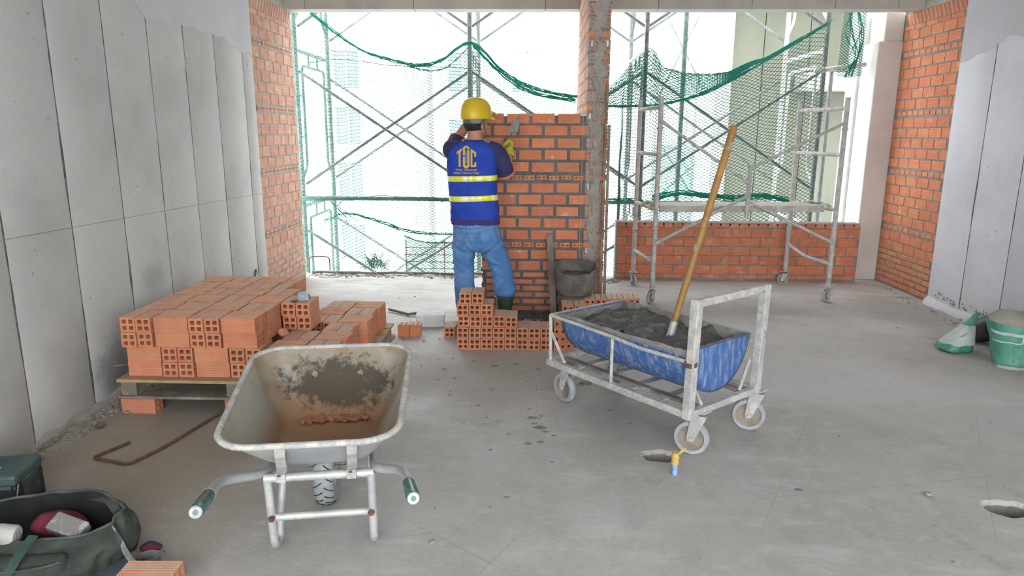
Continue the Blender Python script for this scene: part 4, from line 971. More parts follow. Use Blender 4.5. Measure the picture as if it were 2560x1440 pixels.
def caster(root, base, r, axis, yaw_off, top, name='caster', w=.036):
    """swivel caster: base = floor contact, top = plate height"""
    ax = Vector(axis).normalized(); fw = Vector((ax.y, -ax.x, 0)); c = Vector(base) + Vector((0, 0, r))
    e = bpy.data.objects.new(name, None); COL.objects.link(e); e.parent = root; e.location = Vector(base) - base_of(root); e.empty_display_size = .05
    m = wheel_mat(ax)
    MB().lathe([(r * .74, -w / 2), (r * .94, -w / 2), (r, -w * .25), (r, w * .25), (r * .94, w / 2), (r * .74, w / 2)], 32, c, m, False, False).build('tyre', M['rubber'], e, smooth=45)
    MB().lathe([(.0001, -w * .30), (r * .25, -w * .36), (r * .66, -w * .26), (r * .76, -w * .44), (r * .76, w * .44), (r * .66, w * .26), (r * .25, w * .36), (.0001, w * .30)], 28, c, m).build('hub', M['hubm'], e, smooth=45)
    sw = c + fw * (-r * .38) + Vector((0, 0, top - .03 - r))
    for s in (-1, 1):
        f = MB(); o_ = ax * s * (w / 2 + .006)
        q = [c + o_ + Vector((0, 0, -.016)) + fw * .014, c + o_ + Vector((0, 0, .004)) + fw * .02, sw + o_ + fw * (r * .42), sw + o_ - fw * (r * .42), c + o_ + Vector((0, 0, -.012)) - fw * .014]
        f.loft([[p for p in q], [p + ax * s * .004 for p in q]], True, True); f.build('fork_plate', M['galv_dirty'], e)
    MB().box(sw + Vector((0, 0, .004)), (r * .84, w + .02, .006), Matrix((fw, ax, Vector((0, 0, 1)))).transposed()).build('fork_crown', M['galv_dirty'], e)
    MB().lathe([(.016, -.002), (.02, .01), (.02, .018), (.016, .024)], 14, sw, None).build('swivel', M['steel_dark'], e)
    MB().box(sw + Vector((0, 0, .027)), (.085, .07, .006), Euler((0, 0, yaw_off)).to_matrix()).build('plate', M['galv_dirty'], e)
    MB().lathe([(.0001, -.5 * w - .017), (.009, -.5 * w - .017), (.009, .5 * w + .017), (.0001, .5 * w + .017)], 8, c, m).build('axle_bolt', M['galv'], e)
    return e
M['hubm'] = mat('dusty_brown_hub', (.23, .19, .155), .85, col2=(.30, .26, .22), scale=14, fine=.1)
caster(ct, C(.05, .10, 0) + Vector((.01, .02, 0)), .088, (-.42, -.9, 0), ca, .237)
caster(ct, C(.055, .60, 0), .088, (-.30, -.95, 0), ca, .237)
caster(ct, C(.95, .09, 0), .088, (-.82, -.55, 0), ca, .237)
caster(ct, C(.93, .5, 0), .088, (-.82, -.55, 0), ca, .237)
# half barrel tub (a thing of its own: lifts out of the cart)
tu = empty('barrel_tub', C(.49, .285, .27), 'blue plastic barrel cut in half lengthwise, streaked with cement, lying in the cart', 'tub')
TR, TV, TZ = .265, .283, .548
def tub_ring(u, r, n=26, wob=0.):
    out = []
    for k in range(n + 1):
        t = pi + pi * k / n; z = TZ + r * sin(t) * 1.0; v = TV + r * cos(t)
        if k in (0, n): z += wob
        out.append(C(u, v, z))
    return out
def lip(u, r): return .014 * fbm((u * 3, r, 0), 2.)
mb = MB(); us = [.05 + .88 * k / 14 for k in range(15)]
out_r = [tub_ring(u, TR - (.010 if k in (0, 14) else 0)) for k, u in enumerate(us)]
mb.loft(out_r, False, False, closed=False)
tub = mb.build('shell', M['blue'], tu, smooth=50); sm = tub.modifiers.new('thick', 'SOLIDIFY'); sm.thickness = .007; sm.offset = -1
for u, s in ((.05, -1), (.93, 1)):
    mb = MB(); r0, r1 = tub_ring(u, TR - .010), tub_ring(u + s * .012, TR - .04)
    mb.loft([r0, r1], False, False, closed=False); n = len(mb.v); c0 = len(r0); mb.f.append(tuple(range(c0, 2 * c0)))
    e_ = mb.build('end_wall', M['blue'], tu, smooth=50); sm = e_.modifiers.new('thick', 'SOLIDIFY'); sm.thickness = .007
# grey cement crust along the rims
for v in (TV - TR + .005, TV + TR - .005):
    mb = MB(); rows = []
    for k in range(70):
        u = .045 + .89 * k / 69; w = .007 + .004 * fbm((u, v, 0), 12); h = .006 + .008 * fbm((u, v, 4), 8); d = .035 + .03 * abs(fbm((u, v, 7), 6)); sg = 1 if v < TV else -1
        rows.append([C(u, v - sg * w, TZ - .02 * 0 - d * .5), C(u, v - sg * w, TZ + h * .5), C(u, v, TZ + h), C(u, v + sg * w, TZ + h * .4), C(u, v + sg * w * 1.6, TZ - d)])
    mb.loft(rows, True, True); mb.build('cement_crust', M['crust'] if 'crust' in M else M.setdefault('crust', mat('dried_cement', (.20, .20, .195), .9, col2=(.29, .285, .275), scale=9, bump=.5, bscale=50)), tu, smooth=60)
mb = MB(); lr = [tub_ring(.063 + .853 * k / 10, TR - .0115) for k in range(11)]; mb.loft(lr, False, False, closed=False); mb.add(lr[0], [tuple(range(len(lr[0])))]); mb.add(lr[-1], [tuple(range(len(lr[0])))]); mb.build('cement_lining', M['crust'], tu, smooth=50)
# mortar heap
mb = MB(); nu_, nv_ = 70, 44
for i in range(nu_ + 1):
    for j in range(nv_ + 1):
        u = .057 + .866 * i / nu_; half = TR - .014; v = TV - half + 2 * half * j / nv_
        e = min(i, nu_ - i) / nu_ * 2; f = 1 - abs(j / nv_ - .5) * 2
        z = .487 + .034 * fbm((u * 1.0, v, 2), 6, 5) + .045 * max(0, fbm((u, v, 9), 12, 5)) - .02 * max(0, fbm((u, v, 21), 9, 4)) - .045 * math.exp(-(((u - .36) / .09) ** 2 + ((v - .22) / .07) ** 2)) + .025 * math.exp(-((u - .7) / .2) ** 2) - .03 * math.exp(-(((u - .66) / .06) ** 2 + ((v - .28) / .06) ** 2)) + .02 * (1 - min(1, f * 3))
        lim = TZ - sqrt(max(0, (TR - .004) ** 2 - (v - TV) ** 2)); z = max(z, lim)
        mb.v.append(tuple(C(u, v, z)))
for i in range(nu_):
    for j in range(nv_):
        a = i * (nv_ + 1) + j; mb.f.append((a, a + 1, a + nv_ + 2, a + nv_ + 1))
tag(mb.build('mortar_heap', M['mortar_wet'], smooth=180, loc=tuple(C(.49, TV, .45))), 'dark wet mortar filling the blue barrel tub', 'mortar', kind='stuff')
# shovel stuck in the mortar
s0, s1 = Vector((.735, 3.60, .475)), Vector((1.055, 3.80, 1.59)); sd = (s1 - s0).normalized()
sh = empty('shovel', s0, 'shovel with long worn wooden handle standing in the mortar cart', 'shovel')
MB().tube([s0 + sd * .06, s0 + sd * .3, s0 + sd * .8, s1 - sd * .01, s1], [.017, .0185, .0195, .0205, .015], 12).build('handle', M['handle'], sh, smooth=40)
MB().tube([s0 - sd * .03, s0 + sd * .10], [.024, .0195], 12).build('socket', M['galv'], sh, smooth=40)
bl = MB(); sx = sd.cross(Vector((0, 1, 0))).normalized(); sy = sd.cross(sx)
rows = []
for t, w in ((0, .03), (-.03, .085), (-.10, .095), (-.15, .07)): rows.append([s0 + sd * (t - .01) + sx * w * q + sy * (.02 * q * q) for q in (-1, -.5, 0, .5, 1)])
bl.loft(rows, False, False, closed=False); b_ = bl.build('blade', M['steel_dark'], sh, smooth=60); b_.modifiers.new('t', 'SOLIDIFY').thickness = .003

# ---------------------------------------------------------------- mobile scaffold tower
tw_ = empty('mobile_scaffold', (1.9, 6.9, 0), 'white-crusted mobile scaffold tower on casters with a plank platform', 'scaffold')
A, B, Cc, D = Vector((1.05, 7.15, 0)), Vector((1.12, 6.38, 0)), Vector((2.66, 7.27, 0)), Vector((2.80, 6.52, 0))
def up(p, z): return Vector((p.x, p.y, z))
TP = .0225
for p, n in ((A, 'a'), (B, 'b'), (Cc, 'c'), (D, 'd')):
    MB().tube([up(p, .14), up(p, 1.875)], TP, 12).build('post', M['galv_dirty'], tw_, smooth=40)
    for z in (.60, .70, 1.6): MB().lathe([(.023, -.012), (.0285, -.008), (.0285, .008), (.023, .012)], 14, up(p, z)).build('collar', M['galv_dirty'], tw_, smooth=40)
def rung(p, q, z, sag=0., r=.0185): MB().tube([up(p, z), (up(p, z) + up(q, z)) / 2 + Vector((0, 0, sag)), up(q, z)], r, 10).build('rung', M['galv_dirty'], tw_, smooth=40)
for z in (1.78, 1.365, .87, .375): rung(A, B, z)
for z in (1.78, 1.37, .87): rung(Cc, D, z)
MB().tube(bez([up(Cc, .44), up(Cc, .40) + Vector((.03, -.12, 0)), (up(Cc, .36) + up(D, .36)) / 2, up(D, .36)], 6), .0185, 10).build('rung', M['galv_dirty'], tw_, smooth=40)
mid_t, mid_b = Vector((1.955, 6.43, 1.29)), Vector((1.955, 6.43, .80))
MB().tube([mid_b, mid_t], .019, 12).build('brace_post', M['galv_dirty'], tw_, smooth=40)
for z in (1.0, 1.14, 1.275): MB().lathe([(.02, -.014), (.027, -.01), (.027, .01), (.02, .014)], 12, (1.955, 6.43, z)).build('collar', M['galv_dirty'], tw_, smooth=40)
for a, b2 in (((up(B, 1.66)), Vector((1.945, 6.42, 1.12))), (up(D, 1.66), Vector((1.965, 6.43, 1.25))), (up(B, .56), Vector((1.945, 6.42, 1.0))), (up(D, .56), Vector((1.965, 6.43, .95)))):
    MB().tube([a + Vector((0, -.02, 0)), b2], .0145, 9).build('brace', M['galv_dirty'], tw_, smooth=40)
# the same bracing on the far side, plain cross
for a, b2 in ((up(A, 1.62), up(Cc, .62)), (up(A, .62), up(Cc, 1.62))): pass
for p, ax, nm in ((A, (.95, .3, 0), 0), (B, (.75, -.65, 0), 1), (Cc, (-.25, -.97, 0), 2), (D, (.6, -.8, 0), 3)):
    M.setdefault('cast_yellow', mat('chipped_yellow_fork', (.52, .50, .22), .6, col2=(.5, .5, .48), scale=20, fine=.1))
    axn = Vector(ax).normalized(); caster(tw_, up(p, 0) + Vector((axn.y, -axn.x, 0)) * .055 * .38, .055, ax, .2 * nm, .145, w=.028)
pk = empty('scaffold_plank', (1.92, 6.72, .875), 'mortar-crusted platform plank hooked on the mobile scaffold rungs', 'plank')
pa, pb = Vector((1.10, 6.66, .885)), Vector((2.755, 6.80, .885)); pd = (pb - pa).normalized(); pn = Vector((-pd.y, pd.x, 0))
MB().bar(pa + pd * .07, pb - pd * .07, .36, .028).build('deck', M['plank'], pk, bevel=.004)
for s in (-1, 1): MB().bar(pa + pd * .05 + pn * s * .185 - Vector((0, 0, .015)), pb - pd * .05 + pn * s * .185 - Vector((0, 0, .015)), .025, .06).build('edge_beam', M['plank'], pk, bevel=.003)
for p, d in ((pa, pd), (pb, -pd)):
    for s in (-1, 1): MB().tube(bez([p + d * .09 + pn * s * .14 + Vector((0, 0, .006)), p + d * .02 + pn * s * .14 + Vector((0, 0, .028)), p + pn * s * .14 + Vector((0, 0, .02)), p - d * .035 + pn * s * .14 + Vector((0, 0, .0)), p - d * .03 + pn * s * .14 - Vector((0, 0, .03))], 5), .011, 8).build('hook', M['galv_dirty'], pk, smooth=40)
# rope looped round the near right caster
mb = MB(); mb.tube([up(D, .13) + Vector((.045 * cos(t) * (1 + .4 * sin(2 * t)) + .01, .045 * sin(t) - .01, .02 * sin(t * 2) + .02 * cos(t))) for t in [k * 4 * pi / 40 for k in range(41)]], .004, 6)
tag(mb.build('rope_loop', M['plank'], smooth=60, loc=tuple(up(D, .12))), 'frayed rope looped round the near right caster of the mobile scaffold', 'rope')
# ---------------------------------------------------------------- the bricklayer, seen from behind
def remeshed(mb, voxel, it=6, name='body'):
    me = bpy.data.meshes.new('tmp'); me.from_pydata(mb.v, [], mb.f); me.update(); fix_normals(me)
    o = bpy.data.objects.new('tmp', me); COL.objects.link(o)
    r = o.modifiers.new('r', 'REMESH'); r.mode = 'VOXEL'; r.voxel_size = voxel; r.use_smooth_shade = True
    s = o.modifiers.new('s', 'SMOOTH'); s.iterations = it; s.factor = .5
    dg = bpy.context.evaluated_depsgraph_get(); dg.update(); ev = o.evaluated_get(dg); m2 = ev.to_mesh()
    out = MB(); out.v = [tuple(v.co) for v in m2.vertices]; out.f = [tuple(p.vertices) for p in m2.polygons]
    ev.to_mesh_clear(); bpy.data.objects.remove(o); bpy.data.meshes.remove(me); return out
def limb(mb, pts, rad, n=14, flat=None):
    P = [Vector(p) for p in pts]; mb.tube(P, rad, n); mb.ellipsoid(P[0], (rad[0],) * 3, nu=n, nv=8); mb.ellipsoid(P[-1], (rad[-1],) * 3, nu=n, nv=8); return mb
def wrinkle(mb, f):
    me = bpy.data.meshes.new('tmp'); me.from_pydata(mb.v, [], mb.f); me.update(); fix_normals(me)
    mb.v = [tuple(Vector(v.co) + v.normal * f(Vector(v.co))) for v in me.vertices]; bpy.data.meshes.remove(me); return mb
SLURRY = remeshed(SLURRY, .006, 4); ob = SLURRY.build('mortar_slurry', M['mortar_pale'], pr, smooth=180); ob['kind'] = 'stuff'
M['skin'] = mat('skin', (.47, .245, .16), .6, col2=(.42, .21, .135), scale=9, fine=.04)
M['vest'] = mat('blue_vest_fabric', (.012, .045, .36), .75, col2=(.018, .06, .42), scale=5, fine=.06, bump=.1, bscale=300)
M['navy'] = mat('navy_shirt', (.025, .03, .10), .85, col2=(.035, .04, .13), scale=6, fine=.06)
M['orange'] = mat('orange_trim', (.75, .17, .06), .7, fine=.05)
M['denim'] = mat('blue_denim', (.075, .20, .45), .9, col2=(.13, .28, .54), scale=6, thr=(.4, .62), col3=(.05, .14, .34), scale3=5, thr3=(.58, .7), fine=.12, fscale=300, bump=.15, bscale=400)
M['stitch'] = mat('denim_stitching', (.25, .30, .38), .9)
M['stitch_dark'] = mat('denim_seam', (.05, .12, .28), .9)
M['reflect'] = mat('reflective_yellow', (.80, .80, .02), .35, col2=(.90, .90, .45), scale=9, thr=(.5, .56), stretch=(3, 3, .3), fine=.03, spec=.8)
M['logo'] = mat('gold_print', (.62, .42, .05), .6, fine=.03)
M['logo_blue'] = mat('light_blue_print', (.08, .22, .52), .6, fine=.03)
M['helmet'] = mat('yellow_helmet', (.66, .46, .01), .35, col2=(.60, .41, .02), scale=6, fine=.03, spec=.5)
M['harness'] = mat('grey_helmet_strap', (.10, .11, .12), .5, col2=(.2, .21, .22), scale=20)
M['hair'] = mat('black_hair', (.02, .018, .016), .7, col2=(.04, .035, .03), scale=40, bump=.5, bscale=200)
M['glove'] = mat('yellow_knit_glove', (.62, .55, .06), .9, col2=(.52, .46, .07), scale=20, bump=.5, bscale=220, fine=.1)
M['boot'] = mat('green_rubber_boot', (.028, .06, .035), .35, col2=(.045, .085, .05), scale=7, col3=(.22, .24, .20), scale3=9, thr3=(.62, .72), fine=.08, spec=.6)
wk = empty('person', (-.42, 5.5, 0), 'person in yellow helmet, blue vest and jeans laying bricks with back turned', 'person')
# joints
SHL, ELL, WRL = V(-.635, 5.49, 1.405), V(-.605, 5.72, 1.52), V(-.47, 5.88, 1.715)
SHR, ELR, WRR = V(-.285, 5.49, 1.39), V(-.215, 5.55, 1.225), V(-.20, 5.70, 1.385)
HD = V(-.452, 5.515, 1.615)                               # centre of the head
yaw = radians(-38); HM = (Euler((radians(-8), 0, yaw)).to_matrix())   # looks towards +y, turned to the right
def h(x, y, z): return HD + HM @ Vector((x, y, z))
FINGERS = [(-.030, .078, .0), (-.010, .088, .004), (.012, .083, .004), (.031, .068, .0)]
def hand_parts(w, fwd, side, pal, curl, r, spread=1.0, thumb_in=0.):
    """w wrist, fwd fingers' direction, side = towards the thumb, pal = palm normal (fingers curl to it). returns MB"""
    fwd, side, pal = Vector(fwd).normalized(), Vector(side).normalized(), Vector(pal).normalized(); mb = MB()
    m = Matrix((side, fwd, pal)).transposed()
    mb.ellipsoid(w + fwd * .045, (.042 + (r - .008), .052, .017 + (r - .008) * .6), m, 14, 8)
    limb(mb, [w - fwd * .03, w + fwd * .02], [.026 + (r - .008), .030 + (r - .008)], 12)
    for i, (o, L, z) in enumerate(FINGERS):
        p = w + fwd * .075 - side * o * -spread + pal * 0; a = 0.; pts = [p - fwd * .02, p]
        for k, seg in enumerate((.42, .33, .25)):
            a += curl * (.7, 1.1, .8)[k]; d = fwd * cos(a) + pal * sin(a); pts.append(pts[-1] + d * L * seg)
        limb(mb, pts, [r * 1.12, r * 1.1, r * 1.05, r, r * .85], 9)
    t0 = w + fwd * .02 + side * .03; t1 = w + fwd * .05 + side * .055 + pal * (.012 + thumb_in * .5); t2 = w + fwd * .078 + side * (.058 - thumb_in) + pal * (.022 + thumb_in)
    limb(mb, [t0, t1, t2], [r * 1.5, r * 1.25, r], 9); return mb
handR = (WRR + V(.004, .018, .012), V(.10, .55, .80), V(-.35, .70, -.5), V(-.85, .2, -.1))
handL = (WRL + V(.012, .01, .01), V(.75, .45, -.02), V(-.45, .75, .0), V(0, 0, -1))
# one continuous body
bd = MB()
bd.ellipsoid(h(0, 0, .025), (.076, .096, .100), HM, 20, 14); bd.ellipsoid(h(0, .03, -.055), (.056, .062, .062), HM, 16, 10)       # skull and jaw
bd.ellipsoid(h(0, .072, -.092), (.03, .022, .022), HM)                                                                        # chin
bd.ellipsoid(h(0, .098, -.028), (.013, .02, .026), HM); bd.ellipsoid(h(0, .105, -.042), (.017, .014, .011), HM)                 # nose
bd.ellipsoid(h(0, .088, -.068), (.024, .012, .006), HM); bd.ellipsoid(h(0, .086, -.080), (.021, .012, .007), HM)                # lips
for s in (-1, 1):
    bd.ellipsoid(h(s * .078, -.004, -.018), (.010, .022, .032), HM @ Euler((radians(-12), 0, s * .35)).to_matrix())             # ears
    bd.ellipsoid(h(s * .034, .082, .012), (.018, .012, .010), HM); bd.ellipsoid(h(s * .05, .05, -.035), (.026, .03, .03), HM)   # brow, cheeks
limb(bd, [V(-.462, 5.482, 1.44), V(-.458, 5.495, 1.52), h(0, -.01, -.03)], [.068, .058, .058])
for (z, a, b_) in ((1.40, .175, .09), (1.28, .165, .10), (1.12, .15, .095), (.95, .155, .10), (.86, .16, .105)): bd.ellipsoid((-.458, 5.49, z), (a, b_, .12), None, 18, 10)
limb(bd, [V(-.52, 5.48, 1.42), SHL, SHL.lerp(ELL, .55), ELL], [.07, .058, .048, .040]); limb(bd, [ELL, ELL.lerp(WRL, .35), WRL], [.040, .040, .027])
limb(bd, [V(-.38, 5.48, 1.41), SHR, SHR.lerp(ELR, .55), ELR], [.07, .058, .048, .041]); limb(bd, [ELR, ELR.lerp(WRR, .35), WRR], [.041, .042, .028])
HIPL, KNL, ANL = V(-.545, 5.49, .84), V(-.555, 5.51, .50), V(-.535, 5.49, .12)
HIPR, KNR, ANR = V(-.375, 5.49, .84), V(-.262, 5.55, .50), V(-.222, 5.51, .12)
limb(bd, [HIPL, HIPL.lerp(KNL, .6), KNL, KNL.lerp(ANL, .35), ANL], [.085, .07, .055, .055, .04]); limb(bd, [HIPR, HIPR.lerp(KNR, .6), KNR, KNR.lerp(ANR, .35), ANR], [.085, .07, .055, .055, .04])
for a in (ANL, ANR): limb(bd, [a + V(0, -.02, -.075), a + V(0, .12, -.085)], [.035, .03])
for hd, cu_ in ((handR, 1.15), (handL, .22)):
    q = hand_parts(*hd, cu_, .0075); bd.add(q.v, q.f)
body = remeshed(bd, .0065, 5); body.build('body', M['skin'], wk, smooth=180)
for s in (-1, 1):
    e = MB(); e.ellipsoid(h(s * .032, .085, -.004), (.012, .008, .007), HM); e.build('eye', M['white_dust'], wk, smooth=180)
    e = MB(); e.ellipsoid(h(s * .032, .0925, -.004), (.005, .003, .005), HM); e.build('iris', M['hair'], wk, smooth=180)
# hair below the helmet
hr = MB(); hr.ellipsoid(h(0, -.022, .012), (.084, .088, .088), HM, 20, 14); hr.ellipsoid(h(0, -.050, -.022), (.066, .048, .034), HM, 16, 10)
hr = remeshed(hr, .006, 3); wrinkle(hr, lambda p: .0025 * mnoise.noise(p * 90)); hr.build('hair', M['hair'], wk, smooth=180)
# helmet
HC = h(0, 0, .052); HMt = HM @ Euler((radians(10), 0, 0)).to_matrix()
def hp(x, y, z): return HC + HMt @ Vector((x, y, z))
hmb = MB(); rings = []
for t, z in ((1.0, -.012), (1.012, 0), (1.0, .03), (.965, .06), (.90, .09), (.78, .115), (.60, .133), (.38, .143), (.16, .147)):
    rings.append([hp(.108 * t * cos(a), .132 * t * sin(a), z) for a in [2 * pi * k / 36 for k in range(36)]])
hmb.loft(rings, False, True); shell = hmb.build('helmet', M['helmet'], wk, smooth=60); sm = shell.modifiers.new('t', 'SOLIDIFY'); sm.thickness = .003; sm.offset = 1
rb_ = MB(); rows = []
for k in range(25):
    a = radians(10) + radians(160) * k / 24; e = sin((a - radians(10)) / radians(160) * pi); rows.append([hp(.109 * cos(a), .133 * sin(a), -.002), hp((.112 + .012 * e) * cos(a), (.136 + .05 * e) * sin(a), -.012 - .010 * e), hp((.112 + .012 * e) * cos(a), (.136 + .05 * e) * sin(a), -.016 - .010 * e), hp(.107 * cos(a), .131 * sin(a), -.010)])
rb_.loft(rows, True, True); rb_.build('peak', M['helmet'], shell, smooth=50)
rl = MB(); rl.tube([hp(.1095 * cos(a), .1335 * sin(a), -.010) for a in [2 * pi * k / 36 for k in range(36)]], .0035, 6, closed=True); rl.build('rim', M['helmet'], shell, smooth=60)
for x in (-.022, .022):
    rl = MB(); rl.tube([hp(x * (1 - .2 * abs(t)), .125 * t, .149 * sqrt(max(.02, 1 - (t * .95) ** 2)) - .001) for t in [-.9 + 1.8 * k / 16 for k in range(17)]], .0035, 6); rl.build('ridge', M['helmet'], shell, smooth=60)
hb_ = MB(); hb_.ribbon([hp(.094 * cos(a), .114 * sin(a), -.028) for a in [radians(190) + radians(160) * k / 20 for k in range(21)]], HMt @ Vector((0, 0, 1)), .034, .005); hb_.build('headband', M['harness'], shell, smooth=60)
kn = MB(); kn.lathe([(.0001, 0), (.015, 0), (.015, .014), (.0001, .014)], 14, hp(0, -.113, -.030), (HMt @ Vector((0, -1, 0))).to_track_quat('Z', 'Y').to_matrix()); kn.build('knob', M['harness'], shell, smooth=40)
for s in (-1, 1):
    st = MB(); st.ribbon([hp(s * .10, -.02, -.012), h(s * .088, .01, -.02), h(s * .074, .05, -.075), h(s * .02, .078, -.118)], HMt @ Vector((0, 1, 0)), .012, .002); st.build('chin_strap', M['harness'], shell)
# vest: lofted torso
VR = [(.845, -.456, 5.492, .186, .128), (.90, -.456, 5.492, .190, .130), (1.00, -.466, 5.49, .190, .128), (1.10, -.474, 5.49, .191, .127), (1.20, -.478, 5.488, .194, .128), (1.30, -.478, 5.486, .198, .130), (1.37, -.474, 5.484, .196, .126), (1.42, -.470, 5.483, .186, .116), (1.455, -.466, 5.483, .160, .098), (1.474, -.463, 5.484, .122, .084), (1.487, -.460, 5.486, .088, .074), (1.493, -.460, 5.487, .072, .068)]
def vest_at(z):
    for a, b_ in zip(VR[:-1], VR[1:]):
        if z <= b_[0]: t = max(0, (z - a[0]) / (b_[0] - a[0])); return [p + (q - p) * t for p, q in zip(a, b_)]
    return list(VR[-1])
def vest_pt(th, z, grow=0.):
    """th=0 straight at the camera (-y), positive towards +x"""
    _, cx, cy, a, b_ = vest_at(z); s, c = sin(th), cos(th); e = 2.5
    k = (abs(s) ** e + abs(c) ** e) ** (-1 / e); x, y = s * k, -c * k
    p = Vector((cx + x * (a + grow), cy + y * (b_ + grow), z))
    fold = .005 * mnoise.noise(Vector((th * 1.6, z * 5, 3))) + .006 * sin(z * 34 + th * 3 + 2 * mnoise.noise(Vector((th * 2, z * 3, 0)))) * max(0, 1 - abs(z - .95) / .16) + .003 * mnoise.noise(Vector((th * 5, z * 14, 8)))
    return p + Vector((x, y, 0)).normalized() * fold
zs = [.845 + (1.493 - .845) * k / 56 for k in range(57)]
NT = 72
mb = MB(); mb.loft([[vest_pt(2 * pi * k / NT, z) for k in range(NT)] for z in zs], True, True); vest = mb.build('vest', M['vest'], wk, smooth=70)
mb = MB(); mb.loft([[vest_pt(2 * pi * k / NT, z, .004) for k in range(NT)] for z in (.846, .86, .885, .892)], False, False)
M['hem'] = mat('purple_hem', (.05, .035, .16), .85); mb.build('hem', M['hem'], vest, smooth=70)
for zc in (1.205, 1.052):
    mb = MB(); mb.loft([[vest_pt(2 * pi * k / NT, zc + .006 * sin(2 * pi * k / NT) + dz, g) for k in range(NT)] for dz, g in ((-.021, .0008), (-.020, .0026), (0, .003), (.020, .0026), (.021, .0008))], False, False); mb.build('reflective_stripe', M['reflect'], vest, smooth=70)
mb = MB(); mb.tube([vest_pt(2 * pi * k / NT, 1.4915, .002) for k in range(NT)], .005, 6, closed=True); mb.build('collar', M['navy'], vest, smooth=70)
# printed emblem and lettering on the back: flat pieces wrapped on the cloth
def wrap(x, z, g=.0042):
    _, cx, cy, a, b_ = vest_at(z); e = 2.5; xx = max(-.98, min(.98, (x - cx) / a)); th = atan2(abs(xx), (max(0, 1 - abs(xx) ** e)) ** (1 / e)) * (1 if xx >= 0 else -1); return vest_pt(th, z, g)
def subdiv_poly(poly, n=5):
    out = []
    for (a, b_) in zip(poly, poly[1:] + poly[:1]):
        for k in range(n): out.append((a[0] + (b_[0] - a[0]) * k / n, a[1] + (b_[1] - a[1]) * k / n))
    return out
EX, EZ, ES = -.512, 1.385, .00138
def emblem(poly, m):
    """poly in emblem units (x right, y down from the roof tip, 110 x 140)"""
    bm = bmesh.new(); vs = [bm.verts.new((EX + (x - 52) * ES, 0, EZ + .078 - y * ES)) for x, y in poly]
    f = bm.faces.new(vs); bm.normal_update(); bmesh.ops.triangulate(bm, faces=bm.faces[:]); bmesh.ops.subdivide_edges(bm, edges=bm.edges[:], cuts=2, use_grid_fill=True)
    mb = MB(); bm.verts.index_update(); mb.v = [tuple(wrap(v.co.x, v.co.z)) for v in bm.verts]; mb.f = [tuple(v.index for v in f.verts) for f in bm.faces]; bm.free()
    return mb.build('emblem', m, vest)
emblem([(0, 40), (30, 20), (30, 34), (22, 39), (22, 122), (10, 122), (10, 47), (0, 54)], M['logo'])            # T
emblem([(34, 16), (52, 4), (70, 16), (70, 30), (52, 18), (46, 22), (46, 60), (34, 60)], M['logo'])              # roof of the D
emblem([(34, 66), (46, 66), (46, 110), (52, 116), (58, 110), (58, 26), (70, 34), (70, 118), (58, 130), (46, 130), (34, 118)], M['logo'])
emblem([(48, 36), (56, 36), (56, 104), (48, 104)], M['logo_blue'])
emblem([(76, 22), (106, 42), (106, 66), (96, 66), (96, 50), (86, 43), (86, 111), (96, 111), (96, 96), (106, 96), (106, 122), (76, 122)], M['logo'])   # C
def text_print(txt, xc, zc, hgt, width, m, bold=.0):
    cu_ = bpy.data.curves.new('txt', 'FONT'); cu_.body = txt; cu_.size = 1; cu_.align_x = 'CENTER'; cu_.align_y = 'CENTER'; cu_.offset = bold; cu_.resolution_u = 3
    to = bpy.data.objects.new('txt', cu_); COL.objects.link(to); dg = bpy.context.evaluated_depsgraph_get(); dg.update(); me = to.evaluated_get(dg).to_mesh()
    vs = [v.co.copy() for v in me.vertices]; fs = [tuple(p.vertices) for p in me.polygons]; x0, x1 = min(v.x for v in vs), max(v.x for v in vs); y0, y1 = min(v.y for v in vs), max(v.y for v in vs)
    to.evaluated_get(dg).to_mesh_clear(); bpy.data.objects.remove(to); bpy.data.curves.remove(cu_)
    mb = MB(); mb.v = [tuple(wrap(xc + (v.x - (x0 + x1) / 2) / (x1 - x0) * width, zc + (v.y - (y0 + y1) / 2) / (y1 - y0) * hgt)) for v in vs]; mb.f = fs; return mb.build('lettering', m, vest)
text_print('TDC GROUP', EX - .002, 1.272, .0140, .165, M['logo'], .012)
text_print('CREAT THE FUTURE', EX - .002, 1.249, .0155, .195, M['logo'], .014)
# sleeves
def sleeve(pts, rad, trim_end=True, label=None):
    mb = MB(); P = bez(pts, 6); n = len(P); R_ = [rad[0] + (rad[1] - rad[0]) * (i / (n - 1)) for i in range(n)]; mb.tube(P, R_, 18); wrinkle(mb, lambda p: .006 * mnoise.noise(p * 22) + .003 * mnoise.noise(p * 50))
    s = mb.build('sleeve', M['navy'], wk, smooth=70); d = (P[-1] - P[-2]).normalized(); t = MB(); t.lathe([(R_[-1] + .001, -.008), (R_[-1] + .005, -.006), (R_[-1] + .005, .006), (R_[-1] + .001, .008)], 20, P[-1], d.to_track_quat('Z', 'Y').to_matrix()); t.build('trim', M['orange'], s, smooth=60)
sleeve([V(-.36, 5.485, 1.42), SHR + V(0, 0, .0), SHR.lerp(ELR, .5) + V(.006, -.008, 0), SHR.lerp(ELR, .93)], (.078, .070))
sleeve([V(-.55, 5.485, 1.42), SHL + V(.0, .0, .012), SHL.lerp(ELL, .45), SHL.lerp(ELL, .72)], (.076, .066))
for s, x in ((-1, -.60), (1, -.335)):
    mb = MB(); mb.tube([vest_pt(s * t, z, .0015) for t, z in ((.75, 1.462), (.95, 1.44), (1.05, 1.40), (1.12, 1.34), (1.25, 1.28))], .0035, 6); mb.build('armhole_piping', M['navy'], vest, smooth=60)
